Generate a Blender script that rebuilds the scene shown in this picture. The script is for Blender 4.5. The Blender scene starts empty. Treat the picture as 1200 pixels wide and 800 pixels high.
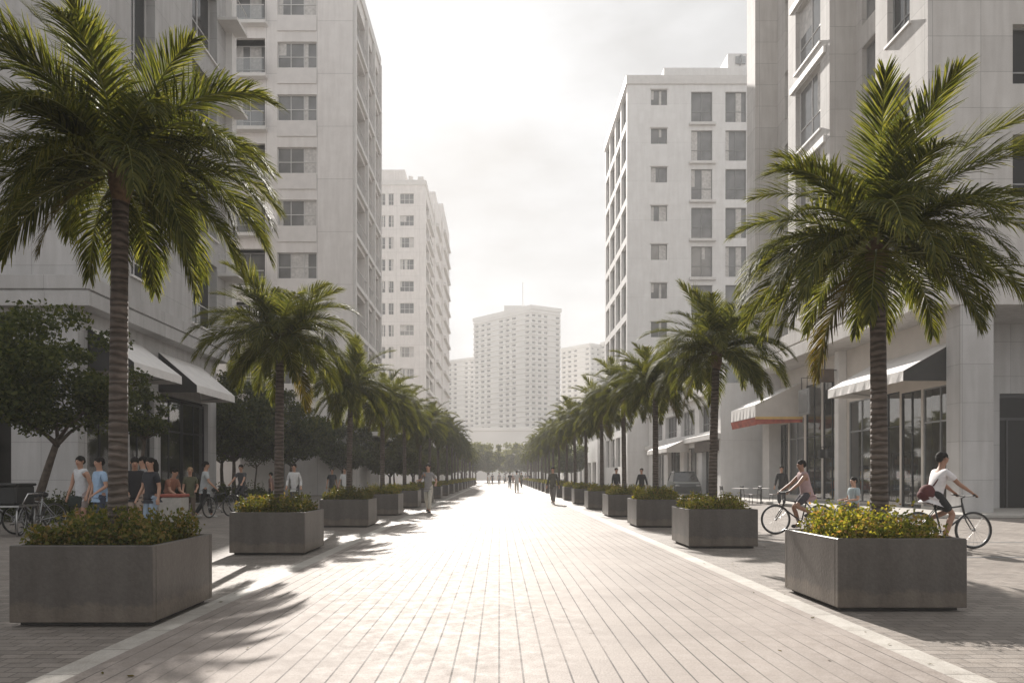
import bpy, math, random
import numpy as np
from mathutils import Vector, Matrix
R = math.radians
scene = bpy.context.scene
COL = scene.collection
CAMH = 1.35

# ------------------------------------------------------------------ materials
def newmat(name):
    m = bpy.data.materials.new(name); m.use_nodes = True
    nt = m.node_tree; nt.nodes.clear()
    out = nt.nodes.new('ShaderNodeOutputMaterial')
    p = nt.nodes.new('ShaderNodeBsdfPrincipled')
    nt.links.new(p.outputs[0], out.inputs[0])
    return m, nt, p, out

def N(nt, t, **kw):
    n = nt.nodes.new(t)
    for k, v in kw.items():
        if k in n.inputs: n.inputs[k].default_value = v
        else: setattr(n, k, v)
    return n

def mixc(nt, fac, a, b, blend='MIX'):
    n = nt.nodes.new('ShaderNodeMix'); n.data_type = 'RGBA'; n.blend_type = blend
    for sock, v in ((n.inputs[0], fac), (n.inputs[6], a), (n.inputs[7], b)):
        if hasattr(v, 'node'): nt.links.new(v, sock)
        else: sock.default_value = v
    return n.outputs[2]

def ramp(nt, src, lo, hi, c0=(0,0,0,1), c1=(1,1,1,1)):
    n = nt.nodes.new('ShaderNodeValToRGB')
    n.color_ramp.elements[0].position = lo; n.color_ramp.elements[1].position = hi
    n.color_ramp.elements[0].color = c0; n.color_ramp.elements[1].color = c1
    nt.links.new(src, n.inputs[0]); return n.outputs[0]

def C4(c): return (c[0], c[1], c[2], 1.0)
def mul(c, f): return tuple(x*f for x in c)

def m_plain(name, col, rough=.6, metal=0., var=.12, scale=6., bump=0., spec=.5):
    m, nt, p, out = newmat(name)
    tc = N(nt, 'ShaderNodeTexCoord')
    no = N(nt, 'ShaderNodeTexNoise', Scale=scale, Detail=5.)
    nt.links.new(tc.outputs['Object'], no.inputs['Vector'])
    c = mixc(nt, ramp(nt, no.outputs[0], .3, .7), C4(mul(col, 1-var)), C4(mul(col, 1+var)))
    nt.links.new(c, p.inputs['Base Color'])
    p.inputs['Roughness'].default_value = rough
    p.inputs['Metallic'].default_value = metal
    p.inputs['Specular IOR Level'].default_value = spec
    if bump:
        b = N(nt, 'ShaderNodeBump', Strength=bump, Distance=.01)
        nt.links.new(no.outputs[0], b.inputs['Height']); nt.links.new(b.outputs[0], p.inputs['Normal'])
    return m

def m_leaf(name, cols, trans=.35, rough=.45, tcol=None):
    """foliage: hue differs leaf by leaf (random per island), thin leaves let light through"""
    m, nt, p, out = newmat(name)
    g = N(nt, 'ShaderNodeNewGeometry')
    r = nt.nodes.new('ShaderNodeValToRGB'); r.color_ramp.interpolation = 'LINEAR'
    el = r.color_ramp.elements
    while len(el) < len(cols): el.new(.5)
    for i, c in enumerate(cols):
        el[i].position = i/(len(cols)-1); el[i].color = C4(c)
    nt.links.new(g.outputs['Random Per Island'], r.inputs[0])
    nt.links.new(r.outputs[0], p.inputs['Base Color'])
    p.inputs['Roughness'].default_value = rough
    p.inputs['Specular IOR Level'].default_value = .06
    t = N(nt, 'ShaderNodeBsdfTranslucent')
    tc = mixc(nt, 1., r.outputs[0], C4(tcol or (2.3, 2.2, .8)), 'MULTIPLY')
    nt.links.new(tc, t.inputs[0])
    mx = N(nt, 'ShaderNodeMixShader'); mx.inputs[0].default_value = trans
    nt.links.new(p.outputs[0], mx.inputs[1]); nt.links.new(t.outputs[0], mx.inputs[2])
    nt.links.new(mx.outputs[0], out.inputs[0])
    return m

def m_panel(name, col, bw=1.5, bh=1.2, joint=.012, var=.07, rough=.75, offx=0., offz=0., dark=.45, streak=.25):
    """stone / concrete cladding: panel joints, slight tone change per panel, stains"""
    m, nt, p, out = newmat(name)
    tc = N(nt, 'ShaderNodeTexCoord'); sx = N(nt, 'ShaderNodeSeparateXYZ')
    nt.links.new(tc.outputs['Object'], sx.inputs[0])
    ad = N(nt, 'ShaderNodeMath', operation='ADD'); nt.links.new(sx.outputs[0], ad.inputs[0]); nt.links.new(sx.outputs[1], ad.inputs[1])
    ax = N(nt, 'ShaderNodeMath', operation='ADD'); ax.inputs[1].default_value = offx; nt.links.new(ad.outputs[0], ax.inputs[0])
    az = N(nt, 'ShaderNodeMath', operation='ADD'); az.inputs[1].default_value = offz; nt.links.new(sx.outputs[2], az.inputs[0])
    cb = N(nt, 'ShaderNodeCombineXYZ'); nt.links.new(ax.outputs[0], cb.inputs[0]); nt.links.new(az.outputs[0], cb.inputs[1])
    br = N(nt, 'ShaderNodeTexBrick'); br.offset = 0.; br.squash = 1.
    br.inputs['Scale'].default_value = 1.; br.inputs['Brick Width'].default_value = bw; br.inputs['Row Height'].default_value = bh
    br.inputs['Mortar Size'].default_value = joint; br.inputs['Mortar Smooth'].default_value = .1; br.inputs['Bias'].default_value = 0.
    br.inputs['Color1'].default_value = C4(mul(col, 1-var)); br.inputs['Color2'].default_value = C4(mul(col, 1+var*.6))
    br.inputs['Mortar'].default_value = C4(mul(col, dark))
    nt.links.new(cb.outputs[0], br.inputs['Vector'])
    n1 = N(nt, 'ShaderNodeTexNoise', Scale=1.1, Detail=8., Roughness=.65); nt.links.new(tc.outputs['Object'], n1.inputs['Vector'])
    mp = N(nt, 'ShaderNodeMapping'); mp.inputs['Scale'].default_value = (3., 3., .35); nt.links.new(tc.outputs['Object'], mp.inputs[0])
    n2 = N(nt, 'ShaderNodeTexNoise', Scale=1.2, Detail=6.); nt.links.new(mp.outputs[0], n2.inputs['Vector'])
    n3 = N(nt, 'ShaderNodeTexNoise', Scale=30., Detail=4.); nt.links.new(tc.outputs['Object'], n3.inputs['Vector'])
    c = mixc(nt, 1., br.outputs[0], ramp(nt, n1.outputs[0], .3, .7, (.92,.915,.91,1), (1.03,1.03,1.03,1)), 'MULTIPLY')
    c = mixc(nt, streak, c, mixc(nt, 1., c, ramp(nt, n2.outputs[0], .4, .62, (.55,.52,.5,1), (1,1,1,1)), 'MULTIPLY'))
    c = mixc(nt, 1., c, ramp(nt, n3.outputs[0], .3, .7, (.93,.93,.93,1), (1.05,1.05,1.05,1)), 'MULTIPLY')
    nt.links.new(c, p.inputs['Base Color']); p.inputs['Roughness'].default_value = rough
    hs = N(nt, 'ShaderNodeMath', operation='MULTIPLY_ADD'); hs.inputs[1].default_value = -1.5
    nt.links.new(br.outputs['Fac'], hs.inputs[0]); nt.links.new(n3.outputs[0], hs.inputs[2])
    b = N(nt, 'ShaderNodeBump', Strength=.35, Distance=.01); nt.links.new(hs.outputs[0], b.inputs['Height'])
    nt.links.new(b.outputs[0], p.inputs['Normal'])
    return m

def m_paving(name, col, bw, bh, along_y=True, joint=.006, var=.12, rough=.5, dark=.45, offset=0., spec=.4, jointmod=True, split=False):
    m, nt, p, out = newmat(name)
    tc = N(nt, 'ShaderNodeTexCoord'); sx = N(nt, 'ShaderNodeSeparateXYZ'); nt.links.new(tc.outputs['Object'], sx.inputs[0])
    cb = N(nt, 'ShaderNodeCombineXYZ')
    a, b_ = (1, 0) if along_y else (0, 1)
    nt.links.new(sx.outputs[a], cb.inputs[0]); nt.links.new(sx.outputs[b_], cb.inputs[1])
    br = N(nt, 'ShaderNodeTexBrick'); br.offset = offset; br.squash = 1.
    br.inputs['Scale'].default_value = 1.; br.inputs['Brick Width'].default_value = bw; br.inputs['Row Height'].default_value = bh
    br.inputs['Mortar Size'].default_value = joint; br.inputs['Mortar Smooth'].default_value = .25; br.inputs['Bias'].default_value = 0.
    br.inputs['Color1'].default_value = C4(mul(col, 1-var)); br.inputs['Color2'].default_value = C4(mul(col, 1+var))
    nt.links.new(cb.outputs[0], br.inputs['Vector'])
    n0 = N(nt, 'ShaderNodeTexNoise', Scale=.55, Detail=4.); nt.links.new(tc.outputs['Object'], n0.inputs['Vector'])
    jc = mixc(nt, ramp(nt, n0.outputs[0], .46, .66), C4(mul(col, dark)), C4(mul(col, .85 if jointmod else dark)))
    nt.links.new(jc, br.inputs['Mortar'])
    bout, bfac = br.outputs[0], br.outputs['Fac']
    if split:   # long joints are deep and dark, cross joints hardly show
        lj = N(nt, 'ShaderNodeTexBrick'); lj.offset = 0.
        for k_, v_ in (('Scale',1.),('Brick Width',900.),('Row Height',bh),('Mortar Size',joint),('Mortar Smooth',.2)): lj.inputs[k_].default_value = v_
        nt.links.new(cb.outputs[0], lj.inputs['Vector'])
        nt.links.new(ramp(nt, n0.outputs[0], .3, .7, C4(mul(col, .88)), C4(mul(col, .95))), br.inputs['Mortar'])
        bout = mixc(nt, lj.outputs['Fac'], br.outputs[0], jc); bfac = lj.outputs['Fac']
    n1 = N(nt, 'ShaderNodeTexNoise', Scale=.9, Detail=9., Roughness=.62); nt.links.new(tc.outputs['Object'], n1.inputs['Vector'])
    n3 = N(nt, 'ShaderNodeTexNoise', Scale=70., Detail=3.); nt.links.new(tc.outputs['Object'], n3.inputs['Vector'])
    n4 = N(nt, 'ShaderNodeTexNoise', Scale=7., Detail=8., Roughness=.7); nt.links.new(tc.outputs['Object'], n4.inputs['Vector'])
    c = mixc(nt, 1., bout, ramp(nt, n1.outputs[0], .3, .72, (.82,.81,.80,1), (1.06,1.06,1.05,1)), 'MULTIPLY')
    c = mixc(nt, 1., c, ramp(nt, n4.outputs[0], .34, .6, (.84,.82,.8,1), (1.03,1.03,1.03,1)), 'MULTIPLY')
    c = mixc(nt, 1., c, ramp(nt, n3.outputs[0], .3, .7, (.88,.88,.88,1), (1.08,1.08,1.08,1)), 'MULTIPLY')
    vo = N(nt, 'ShaderNodeTexVoronoi', Scale=1.7); nt.links.new(tc.outputs['Object'], vo.inputs['Vector'])
    c = mixc(nt, 1., c, ramp(nt, vo.outputs['Distance'], .035, .06, (.72,.70,.68,1), (1,1,1,1)), 'MULTIPLY')
    n5 = N(nt, 'ShaderNodeTexNoise', Scale=.33, Detail=10., Roughness=.7); nt.links.new(tc.outputs['Object'], n5.inputs['Vector'])
    c = mixc(nt, 1., c, ramp(nt, n5.outputs[0], .42, .6, (.88,.87,.86,1), (1.02,1.02,1.02,1)), 'MULTIPLY')
    nt.links.new(c, p.inputs['Base Color'])
    nt.links.new(ramp(nt, n4.outputs[0], .3, .7, (rough-.1,)*3+(1,), (rough+.15,)*3+(1,)), p.inputs['Roughness'])
    p.inputs['Specular IOR Level'].default_value = spec
    hs = N(nt, 'ShaderNodeMath', operation='MULTIPLY_ADD'); hs.inputs[1].default_value = -2.
    nt.links.new(bfac, hs.inputs[0]); nt.links.new(n3.outputs[0], hs.inputs[2])
    b = N(nt, 'ShaderNodeBump', Strength=.5, Distance=.006); nt.links.new(hs.outputs[0], b.inputs['Height'])
    nt.links.new(b.outputs[0], p.inputs['Normal'])
    return m

def m_glass(name, tint=(.75,.78,.76), refl=.12, rough=.03):
    m, nt, p, out = newmat(name); nt.nodes.remove(p)
    t = N(nt, 'ShaderNodeBsdfTransparent'); t.inputs[0].default_value = C4(tint)
    g = N(nt, 'ShaderNodeBsdfGlossy'); g.inputs['Roughness'].default_value = rough; g.inputs[0].default_value = (.95,.95,.95,1)
    f = N(nt, 'ShaderNodeFresnel'); f.inputs[0].default_value = 1.5
    a = N(nt, 'ShaderNodeMath', operation='ADD'); a.inputs[1].default_value = refl; nt.links.new(f.outputs[0], a.inputs[0]); a.use_clamp = True
    mx = N(nt, 'ShaderNodeMixShader'); nt.links.new(a.outputs[0], mx.inputs[0])
    nt.links.new(t.outputs[0], mx.inputs[1]); nt.links.new(g.outputs[0], mx.inputs[2]); nt.links.new(mx.outputs[0], out.inputs[0])
    return m

M = {}
M['stone'] = m_panel('pale_stone_cladding', (.56,.54,.52), 1.62, 1.2, offx=-.42, offz=-.5, joint=.010, dark=.62)
M['stone_l'] = m_panel('grey_stone_cladding', (.47,.462,.458), 1.62, 1.3, offx=.2, offz=.1, joint=.008, dark=.6)
M['render'] = m_panel('pale_render', (.80,.77,.75), 3.5, 3.62, joint=.02, var=.03, dark=.75, streak=.15)
M['render_w'] = m_panel('white_render', (.82,.81,.80), 50., 3.5, joint=.015, var=.02, dark=.85, streak=.12)
M['render_far'] = m_plain('far_render', (.66,.64,.62), .8, var=.06, scale=.1)
M['trim'] = m_plain('white_trim', (.68,.66,.64), .6, var=.05, scale=3.)
M['soffit'] = m_plain('soffit_plaster', (.6,.55,.5), .8, var=.05, scale=2.)
M['spandrel'] = m_plain('spandrel_render', (.72,.69,.67), .8, var=.05, scale=2.)
M['glass_t'] = m_plain('window_glass', (.2,.2,.2), .1, var=.3, scale=.6, spec=.8)
M['glass_d'] = m_plain('dark_window_glass', (.03,.032,.035), .05, var=.3, scale=.6, spec=.8)
M['dark_pane'] = m_plain('dark_pane', (.008,.008,.009), .25, spec=.15)
M['curtain'] = m_plain('curtain', (.56,.54,.52), .5, var=.2, scale=5.)
M['frame_w'] = m_plain('white_window_frame', (.62,.61,.60), .45, var=.04)
M['frame_g'] = m_plain('grey_window_frame', (.25,.25,.25), .45, var=.05)
M['frame_d'] = m_plain('dark_metal_frame', (.03,.03,.032), .4, var=.1, metal=.3)
M['glass'] = m_glass('shop_glass')
M['balc_glass'] = m_glass('balcony_glass', (.8,.82,.82), .1)
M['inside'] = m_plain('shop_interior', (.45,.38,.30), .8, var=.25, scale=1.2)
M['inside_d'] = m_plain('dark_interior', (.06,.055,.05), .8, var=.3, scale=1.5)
M['wood'] = m_plain('brown_wood', (.075,.048,.033), .55, var=.3, scale=3.)
M['concrete'] = m_panel('planter_concrete', (.098,.087,.078), 60., 60., joint=0.0001, var=.0, rough=.42, dark=.6, streak=.6)
M['plinth'] = m_plain('planter_plinth', (.05,.047,.045), .8)
M['soil'] = m_plain('soil', (.045,.032,.022), .95, var=.4, scale=20., bump=.5)
M['canvas'] = m_plain('white_awning_canvas', (.72,.70,.68), .8, var=.06, scale=2.)
M['canvas_g'] = m_plain('grey_awning_canvas', (.55,.51,.47), .85, var=.08, scale=2.)
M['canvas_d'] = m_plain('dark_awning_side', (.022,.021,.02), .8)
M['red'] = m_plain('red_striped_valance', (.38,.085,.055), .7, var=.35, scale=3.)
M['yellow'] = m_plain('yellow_fabric', (.65,.42,.14), .7, var=.15, scale=3.)
M['bark'] = m_plain('tree_bark', (.09,.07,.055), .9, var=.35, scale=9., bump=.6)
M['metal'] = m_plain('grey_metal', (.4,.4,.4), .35, metal=.9)
M['black'] = m_plain('black_rubber', (.018,.018,.018), .6)
M['chrome'] = m_plain('bright_metal', (.7,.7,.7), .22, metal=1.)
M['promenade'] = m_paving('promenade_paving', (.335,.300,.278), .36, .162, True, joint=.0065, var=.04, rough=.68, dark=.25, spec=.22, split=True)
M['pave'] = m_paving('side_paving', (.275,.248,.226), .22, .11, False, joint=.006, var=.16, rough=.6, dark=.5, offset=.5, jointmod=False)
M['border'] = m_paving('border_stone', (.47,.45,.42), .62, 50., True, joint=.006, var=.07, rough=.6, dark=.55, jointmod=False)
M['far_ground'] = m_plain('far_ground', (.22,.20,.18), .85, var=.15, scale=.05)
M['kerb'] = m_plain('kerb_stone', (.4,.38,.35), .75, var=.1, scale=3.)

def grime(m, zmax):
    nt = m.node_tree; p = next(n for n in nt.nodes if n.type == 'BSDF_PRINCIPLED'); src = p.inputs['Base Color'].links[0].from_socket
    tc = N(nt, 'ShaderNodeTexCoord'); sx = N(nt, 'ShaderNodeSeparateXYZ'); nt.links.new(tc.outputs['Object'], sx.inputs[0])
    no = N(nt, 'ShaderNodeTexNoise', Scale=6., Detail=7., Roughness=.7); nt.links.new(tc.outputs['Object'], no.inputs['Vector'])
    ad = N(nt, 'ShaderNodeMath', operation='MULTIPLY_ADD'); ad.inputs[1].default_value = -.32; nt.links.new(no.outputs[0], ad.inputs[0]); nt.links.new(sx.outputs[2], ad.inputs[2])
    c = mixc(nt, 1., src, ramp(nt, ad.outputs[0], -.10, zmax, (1.5,1.42,1.3,1), (1,1,1,1)), 'MULTIPLY')
    n2 = N(nt, 'ShaderNodeTexNoise', Scale=14., Detail=9., Roughness=.75); nt.links.new(tc.outputs['Object'], n2.inputs['Vector'])
    c = mixc(nt, 1., c, ramp(nt, n2.outputs[0], .36, .64, (.88,.88,.88,1), (1.1,1.1,1.1,1)), 'MULTIPLY')
    nt.links.new(c, p.inputs['Base Color'])
grime(M['concrete'], .06)
# palm trunk: ringed bark
m, nt, p, out = newmat('palm_bark')
tc = N(nt, 'ShaderNodeTexCoord')
nz = N(nt, 'ShaderNodeTexNoise', Scale=5., Detail=5.); nt.links.new(tc.outputs['Object'], nz.inputs['Vector'])
mp = N(nt, 'ShaderNodeMapping'); mp.inputs['Scale'].default_value = (.35, .35, 1.); nt.links.new(tc.outputs['Object'], mp.inputs[0])
wv = N(nt, 'ShaderNodeTexWave'); wv.bands_direction = 'Z'; wv.inputs['Scale'].default_value = 4.2; wv.inputs['Distortion'].default_value = 5.5; wv.inputs['Detail'].default_value = 3.; wv.inputs['Detail Scale'].default_value = 2.5
nt.links.new(mp.outputs[0], wv.inputs['Vector'])
c = mixc(nt, ramp(nt, wv.outputs[0], .05, .75), (.06,.047,.038,1), (.135,.11,.095,1))
c = mixc(nt, 1., c, ramp(nt, nz.outputs[0], .3, .7, (.6,.58,.56,1), (1.15,1.15,1.15,1)), 'MULTIPLY')
nt.links.new(c, p.inputs['Base Color']); p.inputs['Roughness'].default_value = .85
b = N(nt, 'ShaderNodeBump', Strength=.9, Distance=.02); nt.links.new(wv.outputs[0], b.inputs['Height']); nt.links.new(b.outputs[0], p.inputs['Normal'])
M['palm_bark'] = m
M['fibre'] = m_plain('palm_fibre', (.11,.07,.04), .95, var=.4, scale=20., bump=.7)
M['rachis'] = m_plain('frond_rib', (.16,.17,.05), .55, var=.15)
M['frond'] = m_leaf('palm_leaflet', [(.028,.035,.014), (.042,.050,.018), (.066,.072,.024), (.125,.122,.042)], .43, .6, (2.6,2.45,.9))
M['frond_y'] = m_leaf('dry_palm_leaflet', [(.05,.055,.018), (.08,.075,.025), (.12,.095,.03)], .4, .55, (1.8,1.5,.6))
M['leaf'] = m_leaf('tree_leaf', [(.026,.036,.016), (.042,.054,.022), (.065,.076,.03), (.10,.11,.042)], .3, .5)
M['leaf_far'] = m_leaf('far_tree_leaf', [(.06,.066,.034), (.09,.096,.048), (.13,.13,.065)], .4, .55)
M['shrub'] = m_leaf('shrub_leaf', [(.06,.08,.016), (.11,.135,.024), (.20,.21,.04), (.30,.28,.07), (.30,.17,.10)], .4, .45, (1.9,1.7,.6))
M['shrub_d'] = m_leaf('dark_shrub_leaf', [(.045,.062,.018), (.075,.09,.024), (.13,.13,.038), (.22,.15,.07)], .35, .45, (1.9,1.7,.6))
M['skin'] = m_plain('skin', (.42,.24,.165), .5, var=.05)
M['skin_d'] = m_plain('tanned_skin', (.30,.165,.11), .5, var=.05)
M['hair'] = m_plain('black_hair', (.012,.010,.009), .8, var=.3, scale=40., bump=.5, spec=.2)
M['hair_b'] = m_plain('fair_hair', (.30,.18,.09), .5, var=.3, scale=40.)
M['lip'] = m_plain('lips', (.3,.09,.07), .5)
M['hood'] = m_plain('dark_car_paint', (.025,.03,.03), .3, var=.05, spec=.4)
CLOTH = {}
def cloth(name, col):
    if name not in CLOTH: CLOTH[name] = m_plain(name+'_cloth', col, .85, var=.1, scale=14., bump=.2)
    return CLOTH[name]

# ------------------------------------------------------------------ mesh building
class MB:
    def __init__(s): s.v = []; s.f = []; s.mi = []; s.cur = 0
    def add(s, vs, fs, mi=None):
        o = len(s.v); s.v += [tuple(v) for v in vs]
        s.f += [tuple(i+o for i in f) for f in fs]; s.mi += [s.cur if mi is None else mi]*len(fs)
    def quad(s, a, b, c, d, mi=None): s.add([a, b, c, d], [(0,1,2,3)], mi)
    def box(s, x0, x1, y0, y1, z0, z1, mi=None):
        s.add([(x0,y0,z0),(x1,y0,z0),(x1,y1,z0),(x0,y1,z0),(x0,y0,z1),(x1,y0,z1),(x1,y1,z1),(x0,y1,z1)],
              [(3,2,1,0),(4,5,6,7),(0,1,5,4),(1,2,6,5),(2,3,7,6),(3,0,4,7)], mi)
    def bbox(s, x0, x1, y0, y1, z0, z1, b=.01, mi=None):
        """box with bevelled edges"""
        v = []; idx = {}
        X = (x0, x1); Y = (y0, y1); Z = (z0, z1)
        for i in (0,1):
            for j in (0,1):
                for k in (0,1):
                    sx, sy, sz = (1-2*i)*b, (1-2*j)*b, (1-2*k)*b
                    idx[(i,j,k,0)] = len(v); v.append((X[i], Y[j]+sy, Z[k]+sz))
                    idx[(i,j,k,1)] = len(v); v.append((X[i]+sx, Y[j], Z[k]+sz))
                    idx[(i,j,k,2)] = len(v); v.append((X[i]+sx, Y[j]+sy, Z[k]))
        f = []
        for i in (0,1):
            q = [idx[(i,0,0,0)], idx[(i,1,0,0)], idx[(i,1,1,0)], idx[(i,0,1,0)]]; f.append(q if i else q[::-1])
            q = [idx[(0,i,0,1)], idx[(1,i,0,1)], idx[(1,i,1,1)], idx[(0,i,1,1)]]; f.append(q[::-1] if i else q)
            q = [idx[(0,0,i,2)], idx[(1,0,i,2)], idx[(1,1,i,2)], idx[(0,1,i,2)]]; f.append(q if i else q[::-1])
            for j in (0,1):
                f.append([idx[(i,j,0,0)], idx[(i,j,1,0)], idx[(i,j,1,1)], idx[(i,j,0,1)]])
                f.append([idx[(i,0,j,0)], idx[(i,1,j,0)], idx[(i,1,j,2)], idx[(i,0,j,2)]])
                f.append([idx[(0,i,j,1)], idx[(1,i,j,1)], idx[(1,i,j,2)], idx[(0,i,j,2)]])
                for k in (0,1): f.append([idx[(i,j,k,0)], idx[(i,j,k,1)], idx[(i,j,k,2)]])
        s.add(v, f, mi)
    def tube(s, pts, radii, n=8, mi=None, cap=True):
        pts = [Vector(p) for p in pts]
        if not hasattr(radii, '__len__'): radii = [radii]*len(pts)
        up = Vector((0,0,1)); vs = []; fs = []; prev = None
        for i, p in enumerate(pts):
            d = (pts[min(i+1, len(pts)-1)] - pts[max(i-1, 0)])
            d = d.normalized() if d.length > 1e-9 else up
            if prev is None:
                a = d.cross(up if abs(d.z) < .95 else Vector((1,0,0))).normalized()
            else:
                a = (prev - d*prev.dot(d)); a = a.normalized() if a.length > 1e-6 else d.orthogonal().normalized()
            prev = a; b = d.cross(a)
            for k in range(n):
                t = 2*math.pi*k/n
                vs.append(p + (a*math.cos(t) + b*math.sin(t))*radii[i])
        for i in range(len(pts)-1):
            for k in range(n):
                k2 = (k+1) % n
                fs.append((i*n+k, i*n+k2, (i+1)*n+k2, (i+1)*n+k))
        if cap:
            fs.append(tuple(range(n))[::-1]); fs.append(tuple((len(pts)-1)*n+k for k in range(n)))
        s.add(vs, fs, mi)
    def bar(s, a, b, w=.02, mi=None): s.tube([a, b], w*.5, 6, mi)
    def torus(s, c, r, t, axis='X', n=32, m=8, mi=None):
        vs = []; fs = []
        for i in range(n):
            a = 2*math.pi*i/n
            for j in range(m):
                b = 2*math.pi*j/m; rr = r + t*math.cos(b); h = t*math.sin(b)
                q = (h, rr*math.cos(a), rr*math.sin(a)) if axis == 'X' else (rr*math.cos(a), rr*math.sin(a), h)
                vs.append((c[0]+q[0], c[1]+q[1], c[2]+q[2]))
                fs.append((i*m+j, ((i+1)%n)*m+j, ((i+1)%n)*m+(j+1)%m, i*m+(j+1)%m))
        s.add(vs, fs, mi)
    def ell(s, c, r, n=12, m=8, mi=None, zmin=-1.1, jit=0., rnd=random):
        vs = []; fs = []
        for i in range(m+1):
            ph = -math.pi/2 + math.pi*i/m
            z = max(math.sin(ph), zmin); cr = math.cos(ph)
            for k in range(n):
                t = 2*math.pi*k/n; j = 1+rnd.uniform(-jit, jit)
                vs.append((c[0]+r[0]*cr*math.cos(t)*j, c[1]+r[1]*cr*math.sin(t)*j, c[2]+r[2]*z*j))
        for i in range(m):
            for k in range(n): fs.append((i*n+k, i*n+(k+1)%n, (i+1)*n+(k+1)%n, (i+1)*n+k))
        s.add(vs, fs, mi)
    def mesh(s, name, mats, smooth=False):
        me = bpy.data.meshes.new(name); me.from_pydata(s.v, [], s.f)
        for mt in (mats if isinstance(mats, (list, tuple)) else [mats]): me.materials.append(mt)
        if any(s.mi): me.polygons.foreach_set('material_index', s.mi)
        if smooth: me.polygons.foreach_set('use_smooth', [True]*len(me.polygons))
        me.update(); return me
    def build(s, name, mats, parent=None, smooth=False, loc=None):
        return link(name, s.mesh(name, mats, smooth), parent, loc)

def link(name, me, parent=None, loc=None, rz=0.):
    o = bpy.data.objects.new(name, me); COL.objects.link(o)
    if parent: o.parent = parent
    if loc: o.location = loc
    if rz: o.rotation_euler = (0,0,rz)
    return o
def tag(o, label, cat, group=None, kind=None):
    if label: o['label'] = label
    if cat: o['category'] = cat
    if group: o['group'] = group
    if kind: o['kind'] = kind
    return o
def thing(name, label, cat, loc=(0,0,0), rz=0., group=None):
    o = bpy.data.objects.new(name, None); COL.objects.link(o)
    o.empty_display_size = .2; o.location = loc; o.rotation_euler = (0,0,rz)
    return tag(o, label, cat, group)
def kids(o): return KIDS.get(o.name, [])
def dup(root, loc, rz, label=None, group=None, scale=None):
    """copy a thing with its parts and their sub-parts (mesh data shared)"""
    r = root.copy(); COL.objects.link(r); r.location = loc; r.rotation_euler = (0,0,rz)
    if label: r['label'] = label
    if group: r['group'] = group
    if scale: r.scale = (scale, scale, scale)
    for ch in root.children:
        c = ch.copy(); COL.objects.link(c); c.parent = r
        for g in ch.children:
            d = g.copy(); COL.objects.link(d); d.parent = c
    return r
def structure(o): o['kind'] = 'structure'; return o

def quads_mesh(name, V, mats, mi=None, smooth=False):
    """V: (n,4,3) numpy quads, one island each"""
    n = len(V); me = bpy.data.meshes.new(name)
    me.vertices.add(n*4); me.vertices.foreach_set('co', V.reshape(-1).astype(np.float32))
    me.loops.add(n*4); me.loops.foreach_set('vertex_index', np.arange(n*4, dtype=np.int32))
    me.polygons.add(n); me.polygons.foreach_set('loop_start', np.arange(0, n*4, 4, dtype=np.int32))
    for mt in (mats if isinstance(mats, (list, tuple)) else [mats]): me.materials.append(mt)
    if mi is not None: me.polygons.foreach_set('material_index', mi.astype(np.int32))
    me.update(calc_edges=True); return me
# ------------------------------------------------------------------ people (skinned skeletons, baked to one mesh each)
SKINS = []
def skin_obj(name, verts, edges, radii, mat, parent, sub=2):
    me = bpy.data.meshes.new(name); me.from_pydata(verts, edges, [])
    me.materials.append(mat)
    o = link(name, me, parent)
    o.modifiers.new('skin', 'SKIN').use_smooth_shade = True
    sv = me.skin_vertices[0].data if me.skin_vertices else None
    SKINS.append((o, radii, sub)); return o
def bake_skins():
    for o, radii, sub in SKINS:
        if not o.data.skin_vertices:
            # the modifier needs its layer: made through bmesh
            import bmesh
            bm = bmesh.new(); bm.from_mesh(o.data); bm.verts.layers.skin.verify(); bm.to_mesh(o.data); bm.free()
        d = o.data.skin_vertices[0].data
        for i, r in enumerate(radii): d[i].radius = (r, r) if not isinstance(r, tuple) else r
        d[0].use_root = True
        md = o.modifiers.new('sub', 'SUBSURF'); md.levels = sub; md.render_levels = sub
    bpy.context.view_layer.update()
    dg = bpy.context.evaluated_depsgraph_get()
    for o, _, _ in SKINS:
        me = bpy.data.meshes.new_from_object(o.evaluated_get(dg))
        me.name = o.name
        me.polygons.foreach_set('use_smooth', [True]*len(me.polygons))
        mt = o.data.materials[0]
        o.modifiers.clear(); o.data = me
        if not me.materials: me.materials.append(mt)

def ik(a, b, l1, l2, hint):
    a = Vector(a); b = Vector(b); d = b-a; L = min(d.length, (l1+l2)*.995); u = d.normalized()
    x = (l1*l1 - l2*l2 + L*L)/(2*L); h = math.sqrt(max(l1*l1-x*x, 0))
    hv = Vector(hint); hv = (hv - u*hv.dot(u)).normalized()
    return a+u*x+hv*h, a+u*L

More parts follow.
